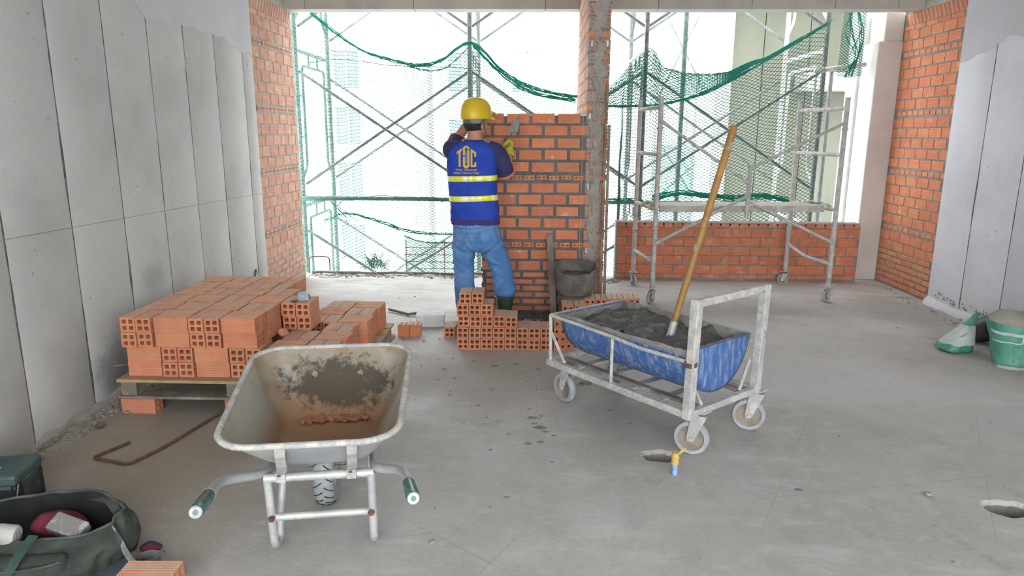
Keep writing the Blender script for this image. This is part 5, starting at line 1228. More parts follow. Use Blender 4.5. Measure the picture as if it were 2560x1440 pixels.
# jeans: hips and two legs, remeshed into one garment
jn = MB()
for (z, cx, a, b_) in ((.905, -.457, .171, .122), (.865, -.455, .178, .125), (.835, -.455, .190, .136), (.80, -.452, .192, .139), (.73, -.446, .195, .142), (.67, -.440, .188, .138)): jn.ellipsoid((cx, 5.492, z), (a, b_, .055), None, 22, 10)
limb(jn, [V(-.535, 5.495, .78), V(-.55, 5.50, .66), V(-.555, 5.512, .52), V(-.55, 5.505, .38), V(-.538, 5.495, .20)], [.102, .096, .084, .082, .090], 18)
limb(jn, [V(-.365, 5.495, .78), V(-.325, 5.515, .66), V(-.268, 5.55, .52), V(-.240, 5.535, .40), V(-.222, 5.512, .305)], [.105, .100, .090, .086, .090], 18)
jn.ellipsoid((-.185, 5.50, .325), (.055, .07, .06)); jn.ellipsoid((-.225, 5.50, .285), (.088, .085, .045))
jeans = remeshed(jn, .011, 4)
def denim_fold(p):
    f = .005 * mnoise.noise(p * 12) + .003 * mnoise.noise(p * 30)
    k = max(0, 1 - abs(p.z - .50) / .13); f += .0065 * k * sin(p.z * 85 + p.x * 60 + 5 * mnoise.noise(p * 8))
    if p.x > -.40: k = max(0, 1 - abs(p.z - .36) / .10); f += .007 * k * sin(p.z * 95 - p.x * 70 + 5 * mnoise.noise(p * 8))
    k = max(0, 1 - abs(p.z - .66) / .07); f += .008 * k * sin(p.z * 80 - abs(p.x + .45) * 70 + 2 * mnoise.noise(p * 8))
    return f
wrinkle(jeans, denim_fold); jo = jeans.build('jeans', M['denim'], wk, smooth=180)
bvh = BVHTree.FromPolygons([Vector(v) for v in jeans.v], jeans.f)
def on_jeans(x, z, g=.002):
    hit, nrm, _, _ = bvh.ray_cast(Vector((x, 4.5, z)), Vector((0, 1, 0))); return (hit + Vector((0, -g, 0))) if hit else Vector((x, 5.4, z))
def seam(pts, r, m, name='seam'):
    P = []
    for (a, b_) in zip(pts[:-1], pts[1:]):
        for k in range(8): t = k / 8; P.append(on_jeans(a[0] + (b_[0] - a[0]) * t, a[1] + (b_[1] - a[1]) * t, .0008))
    P.append(on_jeans(*pts[-1], .0008)); MB().tube(P, r, 5).build(name, m, jo)
def pocket(poly):
    bm = bmesh.new(); vs = [bm.verts.new((x, 0, z)) for x, z in poly]; bm.faces.new(vs); bm.normal_update(); bmesh.ops.triangulate(bm, faces=bm.faces[:]); bmesh.ops.subdivide_edges(bm, edges=bm.edges[:], cuts=5, use_grid_fill=True); bm.verts.index_update()
    mb = MB(); mb.v = [tuple(on_jeans(v.co.x, v.co.z, .0035)) for v in bm.verts]; mb.f = [tuple(v.index for v in f.verts) for f in bm.faces]; bm.free(); o = mb.build('back_pocket', M['denim'], jo, smooth=60); o.modifiers.new('t', 'SOLIDIFY').thickness = .003
    q = poly + [poly[0]]; P = []
    for (a, b_) in zip(q[:-1], q[1:]):
        for k in range(8): t = k / 8; P.append(on_jeans(a[0] + (b_[0] - a[0]) * t, a[1] + (b_[1] - a[1]) * t, .006))
    MB().tube(P, .0016, 5, closed=True).build('stitching', M['stitch'], jo)
pocket([(-.425, .80), (-.30, .83), (-.262, .72), (-.315, .665), (-.385, .695)]); pocket([(-.625, .805), (-.575, .805), (-.545, .735), (-.575, .71), (-.60, .72)])
seam([(-.525, .86), (-.52, .80), (-.49, .72), (-.445, .64)], .0022, M['stitch_dark']); seam([(-.62, .825), (-.54, .818), (-.45, .82), (-.33, .845), (-.29, .85)], .0022, M['stitch_dark']); seam([(-.415, .768), (-.36, .778), (-.28, .79)], .0016, M['stitch'])
# rubber boots
def boot(cx, cy, top):
    rings = []
    for z, a, b_, oy in ((0, .045, .125, .065), (.012, .048, .128, .065), (.045, .047, .122, .062), (.075, .045, .095, .04), (.10, .048, .065, .012), (.14, .056, .060, 0), (.19, .066, .066, 0), (top - .012, .074, .074, 0), (top, .076, .076, 0)):
        rings.append([V(cx + a * cos(t), cy + oy + b_ * sin(t), z) for t in [2 * pi * k / 24 for k in range(24)]])
    mb = MB(); mb.loft(rings, True, True); b2 = mb.build('boot', M['boot'], wk, smooth=60)
    MB().tube([V(cx + .077 * cos(t), cy + .077 * sin(t), top - .012) for t in [2 * pi * k / 24 for k in range(24)]], .004, 6, closed=True).build('boot_cuff', M['boot'], b2, smooth=60)
    mb = MB(); mb.loft([[V(cx + .05 * cos(t), cy + .065 + .131 * sin(t), z) for t in [2 * pi * k / 24 for k in range(24)]] for z in (0, .016)], True, True); mb.build('sole', M['rubber_black'], b2)
boot(-.222, 5.50, .265); boot(-.535, 5.49, .25)
# gloves
for hd, cu_ in ((handR, 1.15), (handL, .22)):
    g = remeshed(hand_parts(*hd, cu_, .0105), .004, 3); go = g.build('glove', M['glove'], wk, smooth=180)
    w, f = hd[0], Vector(hd[1]).normalized(); MB().lathe([(.036, -.018), (.040, -.014), (.040, .012), (.036, .016)], 18, w - f * .02, f.to_track_quat('Z', 'Y').to_matrix(), False, False).build('cuff', M['glove'], go, smooth=60)
# trowel held in the right glove
gc = handR[0] + Vector(handR[1]).normalized() * .075 + Vector(handR[3]).normalized() * .028
td = V(.42, .02, .90).normalized(); tn = V(-.30, -.92, .12); tn = (tn - td * tn.dot(td)).normalized(); ts_ = td.cross(tn)
tr = empty('trowel', gc, 'pointed steel trowel with mortar held up in the yellow glove', 'trowel')
MB().tube([gc - td * .065, gc - td * .05, gc, gc + td * .045, gc + td * .06], [.010, .0145, .0125, .014, .009], 12).build('handle', M['handle'], tr, smooth=40)
MB().tube(bez([gc + td * .05, gc + td * .075, gc + td * .085 + tn * .02, gc + td * .105 + tn * .022], 5), .0055, 8).build('tang', M['steel_dark'], tr, smooth=40)
bl = MB(); b0 = gc + td * .095 + tn * .022; ol = [(-.012, 0), (-.043, .03), (-.036, .07), (-.018, .125), (0, .165), (.018, .125), (.036, .07), (.043, .03), (.012, 0)]
bl.loft([[b0 + ts_ * x + td * y for x, y in ol], [b0 + ts_ * x + td * y + tn * .0025 for x, y in ol]], True, True)
M['trowel'] = mat('mortar_smeared_steel', (.22, .215, .205), .7, .2, col2=(.30, .29, .27), scale=20, bump=.4); bl.build('blade', M['trowel'], tr)
# ---------------------------------------------------------------- mortar tub by the pier, board and laths
M['drum'] = mat('cement_caked_plastic', (.13, .115, .10), .85, col2=(.20, .18, .16), scale=8, thr=(.42, .6), col3=(.085, .078, .07), scale3=6, thr3=(.58, .7), bump=.3, bscale=50)
mt_ = empty('mortar_tub', (.355, 5.70, 0), 'cement-caked cut bucket set on an upturned drum beside the brick pier', 'tub')
MB().lathe([(.128, 0), (.130, .02), (.138, .17), (.146, .175), (.146, .20), (.140, .205), (.141, .235), (.0001, .235)], 32, (.355, 5.70, 0)).build('drum', M['drum'], mt_, smooth=40)
mb = MB(); ro, ri = [], []
for z, r in ((.237, .135), (.25, .143), (.30, .160), (.36, .168), (.43, .172), (.50, .176)):
    a_, b_ = [], []
    for k in range(36):
        t = 2 * pi * k / 36; front = max(0, -sin(t)); zz = z - (max(0, z - .25) / .25) * (.075 * front ** .6 + .012 * fbm((cos(t), sin(t), 1), 3)); a_.append(V(.355 + r * cos(t), 5.70 + r * .92 * sin(t), zz)); b_.append(V(.355 + (r - .008) * cos(t), 5.70 + (r - .008) * .92 * sin(t), zz))
    ro.append(a_); ri.append(b_)
mb.loft(ro + ri[::-1][:4], True, False); mb.build('cut_bucket', M['drum'], mt_, smooth=50)
mb = MB(); mb.loft([[V(.355 + r * cos(t), 5.70 + r * .92 * sin(t), .40 + (1 - r / .168) * .02 + .012 * fbm((cos(t) * r, sin(t) * r, 0), 22)) for t in [2 * pi * k / 36 for k in range(36)]] for r in (.166, .13, .09, .05, .01)], False, True)
tag(mb.build('mortar_fill', M['mortar_wet'], smooth=180, loc=(.355, 5.70, .38)), 'dark mortar filling the cut bucket by the brick pier', 'mortar', kind='stuff')
mb = MB(); mb.bar((.188, 5.70, .004), (.142, 5.925, .712), .052, .02, (0, -1, .2)); tag(mb.build('straightedge_board', M['wood_old'], loc=(.188, 5.70, 0), bevel=.002), 'mortar-stained wooden board leaning upright on the new wall beside the cut bucket', 'board')
mb = MB(); mb.bar((.585, 5.86, .0), (.597, 5.942, 1.95), .022, .014, (0, -1, 0)); tag(mb.build('timber_lath', M['lath'] if 'lath' in M else M.setdefault('lath', mat('red_brown_lath', (.22, .12, .08), .9, col2=(.32, .20, .14), scale=8, col3=(.34, .30, .26), scale3=10)), loc=(.585, 5.86, 0)), 'long brown timber lath leaning on the pier, left of two', 'lath')
mb = MB(); mb.bar((.622, 5.87, .0), (.623, 5.945, 1.62), .024, .014, (0, -1, 0)); tag(mb.build('timber_lath', M['wood_old'], loc=(.62, 5.87, 0)), 'shorter grey timber lath leaning on the pier, right of two', 'lath')
# ---------------------------------------------------------------- small things on the floor and the stack
mb = MB(); P_ = fillet([(-2.03, 3.21, .009), (-2.115, 3.034, .009), (-1.90, 2.975, .009), (-1.83, 3.16, .009), (-1.66, 3.95, .010)], .035, 5); mb.tube(P_, .0078, 8)
tag(mb.build('bent_rebar', M['rust'], smooth=40, loc=(-1.9, 3.1, 0)), 'rusty hooked reinforcing bar lying on the floor in front of the pallet', 'rebar')
pg = empty('marker_peg', (.673, 3.0, 0), 'blue pipe stub topped with yellow rag standing by a floor hole', 'peg')
M['pipe_blue'] = mat('blue_pipe', (.10, .25, .62), .5, col2=(.35, .45, .62), scale=20); M['rag'] = mat('yellow_rag', (.62, .42, .13), .85, col2=(.5, .33, .1), scale=20)
MB().lathe([(.0145, 0), (.0145, .06), (.0115, .06), (.0115, .01)], 16, (.673, 3.0, 0), None, False, True).build('pipe', M['pipe_blue'], pg, smooth=40)
mb = MB(); mb.lathe([(.015, .05), (.019, .062), (.017, .075), (.020, .088), (.014, .104), (.017, .112), (.0001, .110)], 12, (.673, 3.0, 0)); wrinkle(mb, lambda p: .003 * mnoise.noise(p * 90)); mb.build('rag', M['rag'], pg, smooth=60)
MB().ribbon([(.68, 3.0, .095), (.70, 3.01, .108), (.722, 3.015, .122)], (0, .6, .6), .012, .002).build('rag_tail', M['rag'], pg)
tm = empty('tape_measure', (-1.40, 4.11, .5415), 'grey tape measure lying on the top corner of the pallet brick stack', 'tape measure')
M['tape_case'] = mat('grey_tape_case', (.30, .33, .34), .5, col2=(.45, .46, .46), scale=20)
rz_ = Euler((0, 0, .25)).to_matrix(); mb = MB(); mb.prism(rrect(.036, .036, 0, .05, .014, 4), lambda x, y, d: V(-1.40, 4.11, .5415) + rz_ @ V(x, -.017 + d, y), .036); mb.build('case', M['tape_case'], tm, smooth=40, bevel=.002)
mb = MB(); mb.box(V(-1.40, 4.11, .5415) + rz_ @ V(.033, -.018, .025), (.006, .004, .03), rz_); mb.build('lock', M['rubber_black'], tm)
mb = MB(); mb.box(V(-1.40, 4.11, .5415) + rz_ @ V(-.008, -.0185, .027), (.028, .003, .018), rz_); mb.build('sticker', M['pipe_blue'], tm)
mb = MB(); mb.tube(bez([V(-1.435, 4.10, .5455), V(-1.46, 4.06, .5445), V(-1.43, 4.05, .5445), V(-1.47, 4.085, .5445)], 6), .0025, 5); mb.build('cord', M['rubber_black'], tm)
mb = MB(); mb.bar((-2.415, 6.0, .0), (-2.468, 6.05, .35), .05, .012, (1, .4, 0)); tag(mb.build('float_tool', M['galv'], loc=(-2.415, 6.0, 0), bevel=.002), 'small shiny metal float leaning on the left wall behind the pallet', 'tool')
mb = MB(); mb.tube([(-2.22 + .11 * cos(t), 7.38 + .05 * sin(t), .006) for t in [2 * pi * k / 30 for k in range(30)]], .003, 5, closed=True); tag(mb.build('cord_loop', M['net_dull'], loc=(-2.2, 7.38, 0)), 'teal cord loop lying on the slab in the left corner', 'cord')
# rubble and crumbs
def crumbs(name, label, m, n, fx, smin, smax, seed, flat=.6):
    rr = random.Random(seed); mb = MB()
    for k in range(n):
        x, y, z = fx(rr); s = smin + (smax - smin) * rr.random() ** 3
        mb.ellipsoid((x, y, z + s * flat * .45), (s * rr.uniform(.8, 1.5), s * rr.uniform(.6, 1.1), s * flat), Euler((rr.uniform(-.4, .4), rr.uniform(-.4, .4), rr.uniform(0, 6))).to_matrix(), nu=6, nv=4)
    tag(mb.build(name, m), label, 'rubble', kind='stuff')
crumbs('wall_rubble', 'dark rubble heaped along the foot of the left wall', M['mortar'], 420, lambda r: (-2.45 + abs(r.gauss(0, .06)), r.uniform(2.5, 5.0) if r.random() < .5 else r.gauss(3.75, .25), 0), .004, .026, 61)
crumbs('wall_foot_rubble', 'mortar crumbs along the foot of the right wall', M['mortar_pale'], 200, lambda r: (3.68 - abs(r.gauss(0, .09)), r.uniform(4.6, 7.3), 0), .003, .016, 62)
crumbs('floor_grit', 'small grit scattered over the concrete floor', M['mortar'], 420, lambda r: (r.uniform(-2.2, 3.5), 2.2 + 5.0 * r.random() ** .8, 0), .0015, .007, 63, .5)
crumbs('brick_crumbs', 'orange brick crumbs scattered around the brick stacks', M['brick_chip'], 160, lambda r: (r.gauss(-.9, .4), r.gauss(4.95, .45), 0), .0015, .010, 64)
for k, (x, y, z, s, lb) in enumerate(((-1.075, 5.13, 0, .022, 'orange brick fragment left of the half brick pair'), (-1.475, 3.93, .37, .03, 'orange brick fragment in the notch of the pallet stack'), (1.75, 2.843, 0, .016, 'grey mortar lump on the floor at the lower right'), (-.375, 2.395, 0, .012, 'small pale chip on the floor right of the wheelbarrow legs'), (-2.30, 3.40, 0, .022, 'dark stone on the floor near the left wall'))):
    mb = MB(); mb.ellipsoid((x, y, z + s * .6), (s * 1.2, s, s * .7), Euler((.3, .2, k)).to_matrix(), 9, 6); wrinkle(mb, lambda p: .25 * s * mnoise.noise(p * (1.2 / s))); tag(mb.build('rubble_chunk', [M['brick'], M['brick'], M['mortar_pale'], M['mortar_pale'], M['joint']][k], loc=(x, y, z)), lb, 'rubble')
# mortar splashes dried on the floor
mb = MB(); rr = random.Random(90)
spots = [(.007, 3.63, .03), (.05, 3.5, .035), (.08, 3.445, .02), (-.012, 3.3, .022), (.05, 3.32, .018), (.35, 4.2, .05), (.31, 4.17, .03), (.40, 4.22, .03), (.02, 3.55, .018), (.12, 3.40, .012), (-.25, 4.5, .03), (-.1, 4.55, .022), (.05, 4.45, .02), (-.4, 4.6, .018), (.45, 3.75, .02), (1.2, 2.874, .02)]
spots += [(rr.gauss(.0, .3), rr.gauss(3.9, .5), rr.uniform(.004, .014)) for _ in range(40)]
for x, y, s in spots:
    ring = []
    for k in range(14): t = 2 * pi * k / 14; w = s * (1 + .55 * mnoise.noise(Vector((cos(t) * 1.5 + x * 9, sin(t) * 1.5 + y * 9, 0)))); ring.append((x + w * cos(t), y + w * .8 * sin(t)))
    mb.loft([[(a, b_, .0004) for a, b_ in ring], [(x + (a - x) * .8, y + (b_ - y) * .8, .0022) for a, b_ in ring]], False, True)
M['splash'] = mat('mortar_splash', (.25, .24, .225), .8, col2=(.19, .185, .175), scale=30); tag(mb.build('mortar_splashes', M['splash']), 'dark mortar splashes on the floor between the wheelbarrow and the cart', 'mortar', kind='stuff')
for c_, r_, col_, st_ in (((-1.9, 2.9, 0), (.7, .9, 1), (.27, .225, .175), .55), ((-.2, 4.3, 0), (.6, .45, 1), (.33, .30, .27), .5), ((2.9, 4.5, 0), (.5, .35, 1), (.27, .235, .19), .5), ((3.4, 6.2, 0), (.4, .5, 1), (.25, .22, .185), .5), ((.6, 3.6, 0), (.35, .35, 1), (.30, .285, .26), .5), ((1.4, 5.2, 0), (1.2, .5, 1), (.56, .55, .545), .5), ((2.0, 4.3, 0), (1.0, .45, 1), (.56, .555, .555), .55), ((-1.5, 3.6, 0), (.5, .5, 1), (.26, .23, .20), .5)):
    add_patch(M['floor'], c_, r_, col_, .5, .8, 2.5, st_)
add_patch(M['panel'], (XL, 3.87, .16), (.3, .16, .16), (.16, .155, .15), .5, 1.0, 9, .7)
add_patch(M['panel'], (XL, 4.4, .62), (.3, .13, .08), (.28, .27, .26), .6, .7, 6, .5)
mb = MB(); mb.tube(bez([(XL + .005, 3.85, .19), (XL + .05, 3.92, .17), (XL + .07, 4.0, .10), (XL + .06, 4.02, .02)], 6), .0022, 5); tag(mb.build('steel_wire', M['galv'], loc=(XL + .06, 3.95, .1)), 'thin bright wire sticking out of the broken patch low on the left wall', 'wire')
# ---------------------------------------------------------------- sacks and black bucket at the right wall
M['sack_white'] = mat('white_woven_sack', (.50, .53, .54), .7, col2=(.42, .46, .46), scale=7, bump=.3, bscale=30); M['sack_green'] = mat('green_woven_sack', (.045, .22, .145), .5, col2=(.10, .30, .23), scale=6, bump=.2, bscale=40, spec=.5)
M['sack_inside'] = mat('grey_sack_paper', (.30, .28, .25), .85, col2=(.36, .34, .30), scale=6); M['black_plastic'] = mat('black_plastic', (.025, .025, .025), .4, col2=(.06, .06, .06), scale=9)
def sack_ring(c, a, b_, rot, n=40, e=2.6, wob=.0, seed=0):
    out = []
    for k in range(n):
        t = 2 * pi * k / n; s, cc = sin(t), cos(t); q = (abs(s) ** e + abs(cc) ** e) ** (-1 / e); x, y = cc * q * a, s * q * b_; w = 1 + wob * mnoise.noise(Vector((cc * 2.2, s * 2.2, seed + c[2] * 9)))
        out.append(V(c[0] + (x * cos(rot) - y * sin(rot)) * w, c[1] + (x * sin(rot) + y * cos(rot)) * w, c[2] + .010 * mnoise.noise(Vector((cc * 3, s * 3, seed + 5)))* (c[2] > .03)))
    return out
sw_ = empty('cement_sack', (3.13, 5.02, 0), 'crumpled white and green sack with a twisted neck lying by the right wall', 'sack')
S1 = [((3.125, 5.02, .002), .105, .085), ((3.12, 5.02, .02), .125, .10), ((3.125, 5.02, .05), .122, .10), ((3.135, 5.02, .065), .118, .095)]
S2 = [((3.135, 5.02, .062), .119, .096), ((3.15, 5.02, .10), .10, .08), ((3.175, 5.02, .15), .072, .058), ((3.20, 5.02, .195), .045, .038)]
S3 = [((3.20, 5.02, .192), .046, .039), ((3.215, 5.02, .22), .030, .026), ((3.235, 5.02, .25), .024, .018), ((3.25, 5.02, .275), .020, .012), ((3.257, 5.02, .283), .008, .006)]
MB().loft([sack_ring(c, a, b_, .25, wob=.16, seed=2) for c, a, b_ in S1], True, True).build('sack_base', M['sack_green'], sw_, smooth=50)
MB().loft([sack_ring(c, a, b_, .25, wob=.22, seed=2) for c, a, b_ in S2], True, True).build('sack_body', M['sack_white'], sw_, smooth=50)
MB().loft([sack_ring(c, a, b_, .25, wob=.25, seed=2) for c, a, b_ in S3], True, True).build('sack_neck', M['sack_green'], sw_, smooth=50)
for k in range(3): MB().tube([V(3.10 + .02 * k, 4.935 + .01 * k, .125 + .008 * k), V(3.125 + .02 * k, 4.935 + .012 * k, .128 + .008 * k)], .002, 4).build('print', M['joint'], sw_)
sg = empty('open_sack', (3.34, 4.68, 0), 'open green woven sack with white stripes standing at the right edge', 'sack')
GS = [(.0, 3.30, 4.66, .10, .085), (.03, 3.30, 4.66, .115, .10), (.10, 3.315, 4.675, .135, .115), (.18, 3.335, 4.69, .165, .13), (.25, 3.35, 4.705, .185, .14), (.30, 3.36, 4.715, .195, .145)]
def gs_ring(z, grow=0.):
    for a, b_ in zip(GS[:-1], GS[1:]):
        if z <= b_[0] + 1e-6:
            t = (z - a[0]) / (b_[0] - a[0]); q = [p + (r - p) * t for p, r in zip(a, b_)]; return sack_ring((q[1], q[2], z), q[3] + grow, q[4] + grow, -.35, 64, 3.0, .07, 14)
MB().loft([gs_ring(.30 * k / 18) for k in range(19)], True, False).build('sack_body', M['sack_green'], sg, smooth=60)
MB().loft([gs_ring(z, .002) for z in (.0, .012, .022)], True, False).build('sack_foot', M['sack_white'], sg, smooth=60)
mb = MB(); top = gs_ring(.30, -.003); c_ = sum(top, V(0, 0, 0)) / len(top)
mb.loft([top] + [[c_ + (p - c_) * f + V(.02 * (1 - f), .04 * (1 - f), hgt + .012 * mnoise.noise(p * 9)) for p in top] for f, hgt in ((.97, .02), (.8, .045), (.5, .06), (.2, .055), (.03, .05))], False, True); mb.build('folded_top', M['sack_inside'], sg, smooth=60)
def gs_band(k0, k1, z0, z1, m, name='stripe'):
    mb = MB(); n = max(2, int(k1 - k0) * 2)
    def at(kf, z): r = gs_ring(z, .0018); i = int(kf) % 64; f = kf - int(kf); return r[i].lerp(r[(i + 1) % 64], f)
    rows = [[at(k0 + (k1 - k0) * i / n, z0 + (z1 - z0) * j / 3) for i in range(n + 1)] for j in range(4)]; mb.loft(rows, False, False, closed=False); return mb.build(name, m, sg, smooth=60)
gs_band(36, 48, .232, .250, M['sack_white']); gs_band(37, 48, .182, .190, M['sack_white']); gs_band(47.4, 48, .19, .285, M['sack_white']); gs_band(49.2, 54, .195, .225, M['sack_inside'], 'label_patch'); gs_band(49.6, 53.6, .2, .22, M['sack_green'], 'label_inner'); gs_band(50, 53, .205, .215, M['sack_inside'], 'label_text')
rg = []
for q in range(21):
    t = 2 * pi * q / 20; z = .062 + .017 * sin(t); kf = 46.0 + 1.5 * cos(t); r = gs_ring(z, .003); i = int(kf) % 64; rg.append(r[i].lerp(r[(i + 1) % 64], kf - int(kf)))
MB().tube(rg[:-1], .0018, 5, closed=True).build('ring_mark', M['sack_white'], sg)
r1, r2 = gs_ring(.052, .003), gs_ring(.042, .003); MB().tube([r1[47], r2[48]], .0018, 5).build('ring_mark', M['sack_white'], sg)
bkt = empty('black_bucket', (3.42, 5.14, 0), 'dirty black plastic bucket tipped over between the two sacks', 'bucket')
bm_ = Euler((radians(62), 0, radians(35))).to_matrix(); bc = V(3.47, 5.20, .118)
MB().lathe([(.0001, -.11), (.085, -.11), (.112, .10), (.118, .105), (.118, .118), (.108, .118), (.081, -.10), (.0001, -.10)], 28, bc, bm_).build('bucket_shell', M['black_plastic'], bkt, smooth=40)
MB().tube([bc + bm_ @ V(.118 * cos(t), .118 * sin(t) * 1.0 , .11 + .02 * sin(t)) for t in [pi * k / 14 for k in range(15)]], .003, 5).build('bucket_handle', M['galv'], bkt)
# ---------------------------------------------------------------- tool bag and case, lower left
M['canvas'] = mat('olive_canvas', (.035, .042, .035), .9, col2=(.06, .07, .058), scale=6, thr=(.4, .62), col3=(.02, .025, .022), scale3=4, thr3=(.55, .7), bump=.35, bscale=120, fine=.12, fscale=200)
M['canvas_dark'] = mat('dark_lining', (.009, .010, .009), .95, col2=(.016, .017, .016), scale=9); M['webbing'] = mat('green_webbing', (.025, .06, .048), .8, col2=(.04, .08, .065), scale=12, bump=.3, bscale=200); M['webbing_grey'] = mat('dusty_grey_webbing', (.22, .22, .23), .85, col2=(.32, .32, .33), scale=30, bump=.4, bscale=160)
BC = V(-1.80, 2.25, 0); br_ = .10
bag = empty('tool_bag', BC, 'open olive canvas tool bag with green straps slumped on the floor', 'bag')
def bl_(x, y, z): return BC + V(x * cos(br_) - y * sin(br_), x * sin(br_) + y * cos(br_), z * .86)
def bag_ring(z, a, b_, oy=0., wob=.10, sag=0., n=56):
    out = []
    for k in range(n):
        t = 2 * pi * k / n; s, c = sin(t), cos(t); e = 2.8 - 5.0 * max(0, z - .05); q = (abs(s) ** e + abs(c) ** e) ** (-1 / e); w = 1 + wob * mnoise.noise(Vector((c * 2.0, s * 2.0, z * 8))) + .05 * mnoise.noise(Vector((c * 6, s * 6, z * 20)))
        out.append(bl_(c * q * a * w, s * q * b_ * w + oy, max(.001, z + sag * (.035 * s + .045 * min(0, c + .1) + .02 * mnoise.noise(Vector((c * 2.5, s * 2.5, 7)))))))
    return out
outer = [(0, .27, .155, 0, 0), (.012, .30, .18, 0, 0), (.06, .315, .195, 0, .1), (.11, .315, .175, .005, .4), (.155, .31, .145, .015, .8), (.185, .30, .125, .02, 1.0)]
inner = [(.183, .292, .117, .02, 1.0), (.14, .285, .12, .015, .8), (.09, .26, .12, .005, .4), (.05, .23, .12, .0, .1)]
rows = []
for p0, p1 in zip(outer[:-1], outer[1:]):
    for k in range(6): t = k / 6; q = [u_ + (w_ - u_) * t for u_, w_ in zip(p0, p1)]; rows.append(bag_ring(q[0], q[1], q[2], q[3], .10, q[4], 112))
rows.append(bag_ring(*outer[-1][:4], .10, outer[-1][4], 112))
mb = MB(); mb.loft(rows, True, False); wrinkle(mb, lambda p: (0 if p.z < .006 else max(0, min(1, (.155 - p.z) / .04))) * (.012 * mnoise.noise(p * 11) + .007 * mnoise.noise(Vector((p.x * 16, p.y * 16, p.z * 40))))); mb.build('bag_body', M['canvas'], bag, smooth=180)
MB().loft([bag_ring(z, a, b_, oy, .10, sg_) for z, a, b_, oy, sg_ in inner], False, True).build('bag_lining', M['canvas_dark'], bag, smooth=60)
MB().tube(bag_ring(.186, .297, .122, .02, .10, 1.0), .006, 6, closed=True).build('zip_edge', M['rubber_black'], bag, smooth=60)
pk_ = MB(); rows = []
for z, d, hw in ((.015, .02, .18), (.03, .045, .205), (.07, .055, .21), (.10, .05, .205), (.12, .03, .20), (.128, .012, .195)): rows.append([bl_(hw * x - .03, -.175 - d * (1 - abs(x) ** 3) - .004 * mnoise.noise(Vector((x * 4, z * 30, 1))), z) for x in [-1 + 2 * k / 16 for k in range(17)]] + [bl_(hw * x - .03, -.15, z) for x in (1, 0, -1)])
pk_.loft(rows, True, True); pk_.build('front_pocket', M['canvas'], bag, smooth=60)
MB().tube([bl_(.20 * x - .03, -.185 - .05 * (1 - abs(x) ** 3), .116) for x in [-1 + 2 * k / 16 for k in range(17)]], .004, 5).build('pocket_zip', M['rubber_black'], bag, smooth=60)
MB().ribbon(bez([bl_(.06, -.13, .20), bl_(.05, -.19, .17), bl_(.02, -.245, .10), bl_(-.03, -.262, .03), bl_(-.07, -.30, .006)], 6), (1, .1, 0), .034, .003).build('strap', M['webbing'], bag)
MB().ribbon(bez([bl_(-.20, -.13, .20), bl_(-.24, -.20, .16), bl_(-.27, -.25, .08), bl_(-.30, -.27, .01)], 6), (1, .1, 0), .034, .003).build('strap', M['webbing'], bag)
MB().ribbon(bez([bl_(.10, .15, .19), bl_(.20, .10, .20), bl_(.27, .03, .17), bl_(.32, -.02, .12)], 6), (.3, .9, .3), .03, .003).build('strap', M['canvas'], bag)
MB().ribbon(bez([bl_(-.02, .17, .16), bl_(.04, .24, .07), bl_(.06, .30, .03), bl_(.10, .34, .03), bl_(.14, .31, .03), bl_(.10, .26, .03), bl_(.05, .25, .03)], 7), (0, 0, 1), .028, .003).build('strap', M['webbing'], bag)
MB().ribbon(bez([bl_(.27, -.03, .15), bl_(.31, -.06, .11), bl_(.34, -.08, .06), bl_(.38, -.10, .025), bl_(.43, -.085, .022), bl_(.44, -.045, .022), bl_(.40, -.03, .022), bl_(.36, -.05, .022)], 7), (.15, -.1, 1), .036, .004).build('strap', M['webbing_grey'], bag)
MB().ribbon([bl_(.285, -.05, .135), bl_(.315, -.07, .105)], (.4, -.3, .6), .05, .007).build('buckle', M['rubber_black'], bag)
lay_ = [(.00, .30), (.10, .33), (.2, .36)]
mb = MB(); mb.loft([[bl_(x, y, .003) for x, y in ((.02, -.30), (.22, -.27), (.36, -.16), (.40, -.05), (.30, -.02), (.1, -.12))], [bl_(x, y, .012) for x, y in ((.02, -.295), (.22, -.265), (.355, -.16), (.395, -.055), (.30, -.025), (.1, -.12))]], True, True); M['slate_cloth'] = mat('slate_blue_cloth', (.06, .075, .10), .9, col2=(.10, .115, .14), scale=8)
tag(mb.build('cloth_sheet', M['slate_cloth'], loc=tuple(bl_(.2, -.15, 0))), 'dark slate cloth spread on the floor under the tool bag', 'cloth')
# contents
mb = MB(); a_, d_ = bl_(-.03, -.075, .165), V(1, .12, -.12).normalized(); mb.lathe([(.012, -.001), (.030, 0), (.036, .008), (.037, .06), (.034, .085), (.012, .088), (.012, .0)], 20, a_, (-d_).to_track_quat('Z', 'Y').to_matrix(), False, False)
tag(mb.build('paper_roll', M['paper'] if 'paper' in M else M.setdefault('paper', mat('off_white_paper', (.52, .52, .48), .8, col2=(.42, .42, .38), scale=9)), smooth=40, loc=tuple(a_)), 'off-white tape roll lying in the mouth of the tool bag', 'roll')
M['clear'] = mat('dusty_clear_plastic', (.20, .19, .19), .35, col2=(.36, .35, .35), scale=22, thr=(.52, .62), spec=.6)
mb = MB(); mb.box(bl_(.115, -.02, .155), (.13, .07, .045), Euler((.5, .25, -.15)).to_matrix()); tag(mb.build('plastic_box', M['clear'], loc=tuple(bl_(.115, -.02, .13)), bevel=.006), 'scuffed clear plastic box inside the open tool bag', 'box')
M['maroon'] = mat('maroon_cloth', (.12, .015, .03), .9, col2=(.17, .025, .045), scale=9)
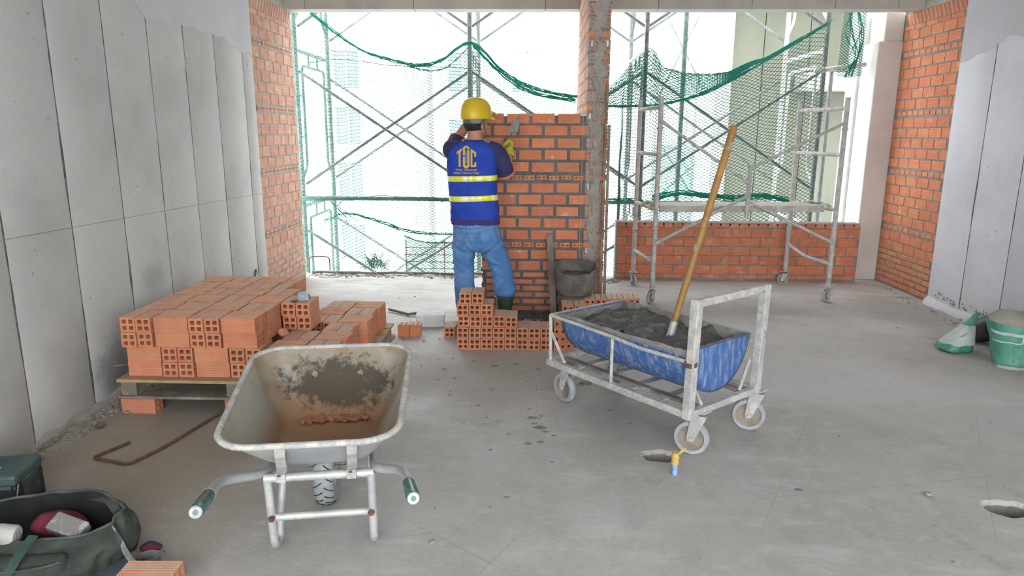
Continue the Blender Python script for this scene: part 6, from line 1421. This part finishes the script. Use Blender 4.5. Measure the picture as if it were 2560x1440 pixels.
mb = MB(); mb.ellipsoid(bl_(.05, .04, .13), (.11, .06, .045), None, 18, 10); wrinkle(mb, lambda p: .012 * mnoise.noise(p * 26)); tag(mb.build('maroon_cloth', M['maroon'], smooth=70, loc=tuple(bl_(.05, .04, .10))), 'crumpled maroon cloth stuffed inside the tool bag', 'cloth')
for k, (p, q) in enumerate(((bl_(-.22, -.205, .168), bl_(-.05, -.165, .198)), (bl_(-.22, -.215, .160), bl_(-.045, -.185, .170)))):
    mb = MB(); mb.ribbon([p, (p + q) / 2 + V(0, 0, .004), q], (0, 1, .8), .010, .003); tag(mb.build('white_strip', M['white_dust'], loc=tuple(p)), ['upper thin white strip across the tool bag pocket', 'lower thin white strip across the tool bag pocket'][k], 'strip')
M['rag_blue'] = mat('navy_rag', (.03, .04, .11), .9, col2=(.2, .03, .04), scale=9, thr=(.55, .6)); mb = MB(); mb.ellipsoid(bl_(.37, .03, .014), (.045, .03, .014), None, 12, 8); wrinkle(mb, lambda p: .008 * mnoise.noise(p * 40)); tag(mb.build('rag', M['rag_blue'], smooth=70, loc=tuple(bl_(.37, .03, 0))), 'small navy and red rag beside the tool bag buckle', 'cloth')
cs = empty('tool_case', (-2.275, 2.60, 0), 'speckled dark tool case with green lid behind the tool bag', 'case')
M['case_dark'] = mat('speckled_dark_case', (.022, .026, .036), .5, col2=(.30, .30, .32), scale=38, thr=(.64, .70), fine=.1); M['case_green'] = mat('dusty_green_lid', (.025, .06, .055), .5, col2=(.06, .10, .095), scale=7)
cm = Euler((0, 0, .16)).to_matrix()
def cp(x, y, z): return V(-2.275, 2.60, 0) + cm @ V(x, y, z * .92)
MB().box(cp(0, 0, .07), (.34, .21, .14), cm).build('case_body', M['case_dark'], cs, bevel=.012); MB().box(cp(0, 0, .17), (.345, .215, .05), cm).build('lid', M['case_green'], cs, bevel=.014); MB().box(cp(0, -.108, .142), (.31, .012, .014), cm).build('lid_seam', M['rubber_black'], cs, bevel=.003)
MB().box(cp(.165, 0, .10), (.018, .12, .10), cm).build('side_grip', M['rubber_black'], cs, bevel=.006); MB().tube(bez([cp(.14, -.115, .02), cp(.165, -.112, .07), cp(.172, -.09, .15)], 6), .003, 5).build('piping', M['webbing_grey'], cs)
ch = empty('charger', cp(-.02, -.17, 0), 'pale green power adaptor with white cord leaning on the tool case', 'adaptor')
M['pale_green'] = mat('pale_green_plastic', (.16, .25, .17), .5, col2=(.22, .30, .22), scale=9)
MB().box(cp(.055, -.145, .11), (.075, .05, .11), cm).build('adaptor_body', M['pale_green'], ch, bevel=.006); MB().box(cp(.06, -.172, .125), (.055, .004, .026), cm).build('adaptor_window', M['rubber_black'], ch); MB().box(cp(.055, -.145, .028), (.06, .04, .055), cm).build('adaptor_foot', M['rubber_black'], ch)
MB().tube(bez([cp(.05, -.15, .168), cp(.04, -.14, .185), cp(.03, -.118, .205), cp(.055, -.06, .20), cp(.075, -.02, .197)], 8), .004, 6).build('cord', M['paper'], ch, smooth=60)
for k in range(4): MB().tube([cp(.05 + .004 * k + .012 * cos(t), -.07 + .018 * sin(t) + .006 * k, .203 + .003 * k) for t in [2 * pi * q / 14 for q in range(14)]], .0035, 5, closed=True).build('cord_coil', M['paper'], ch, smooth=60)
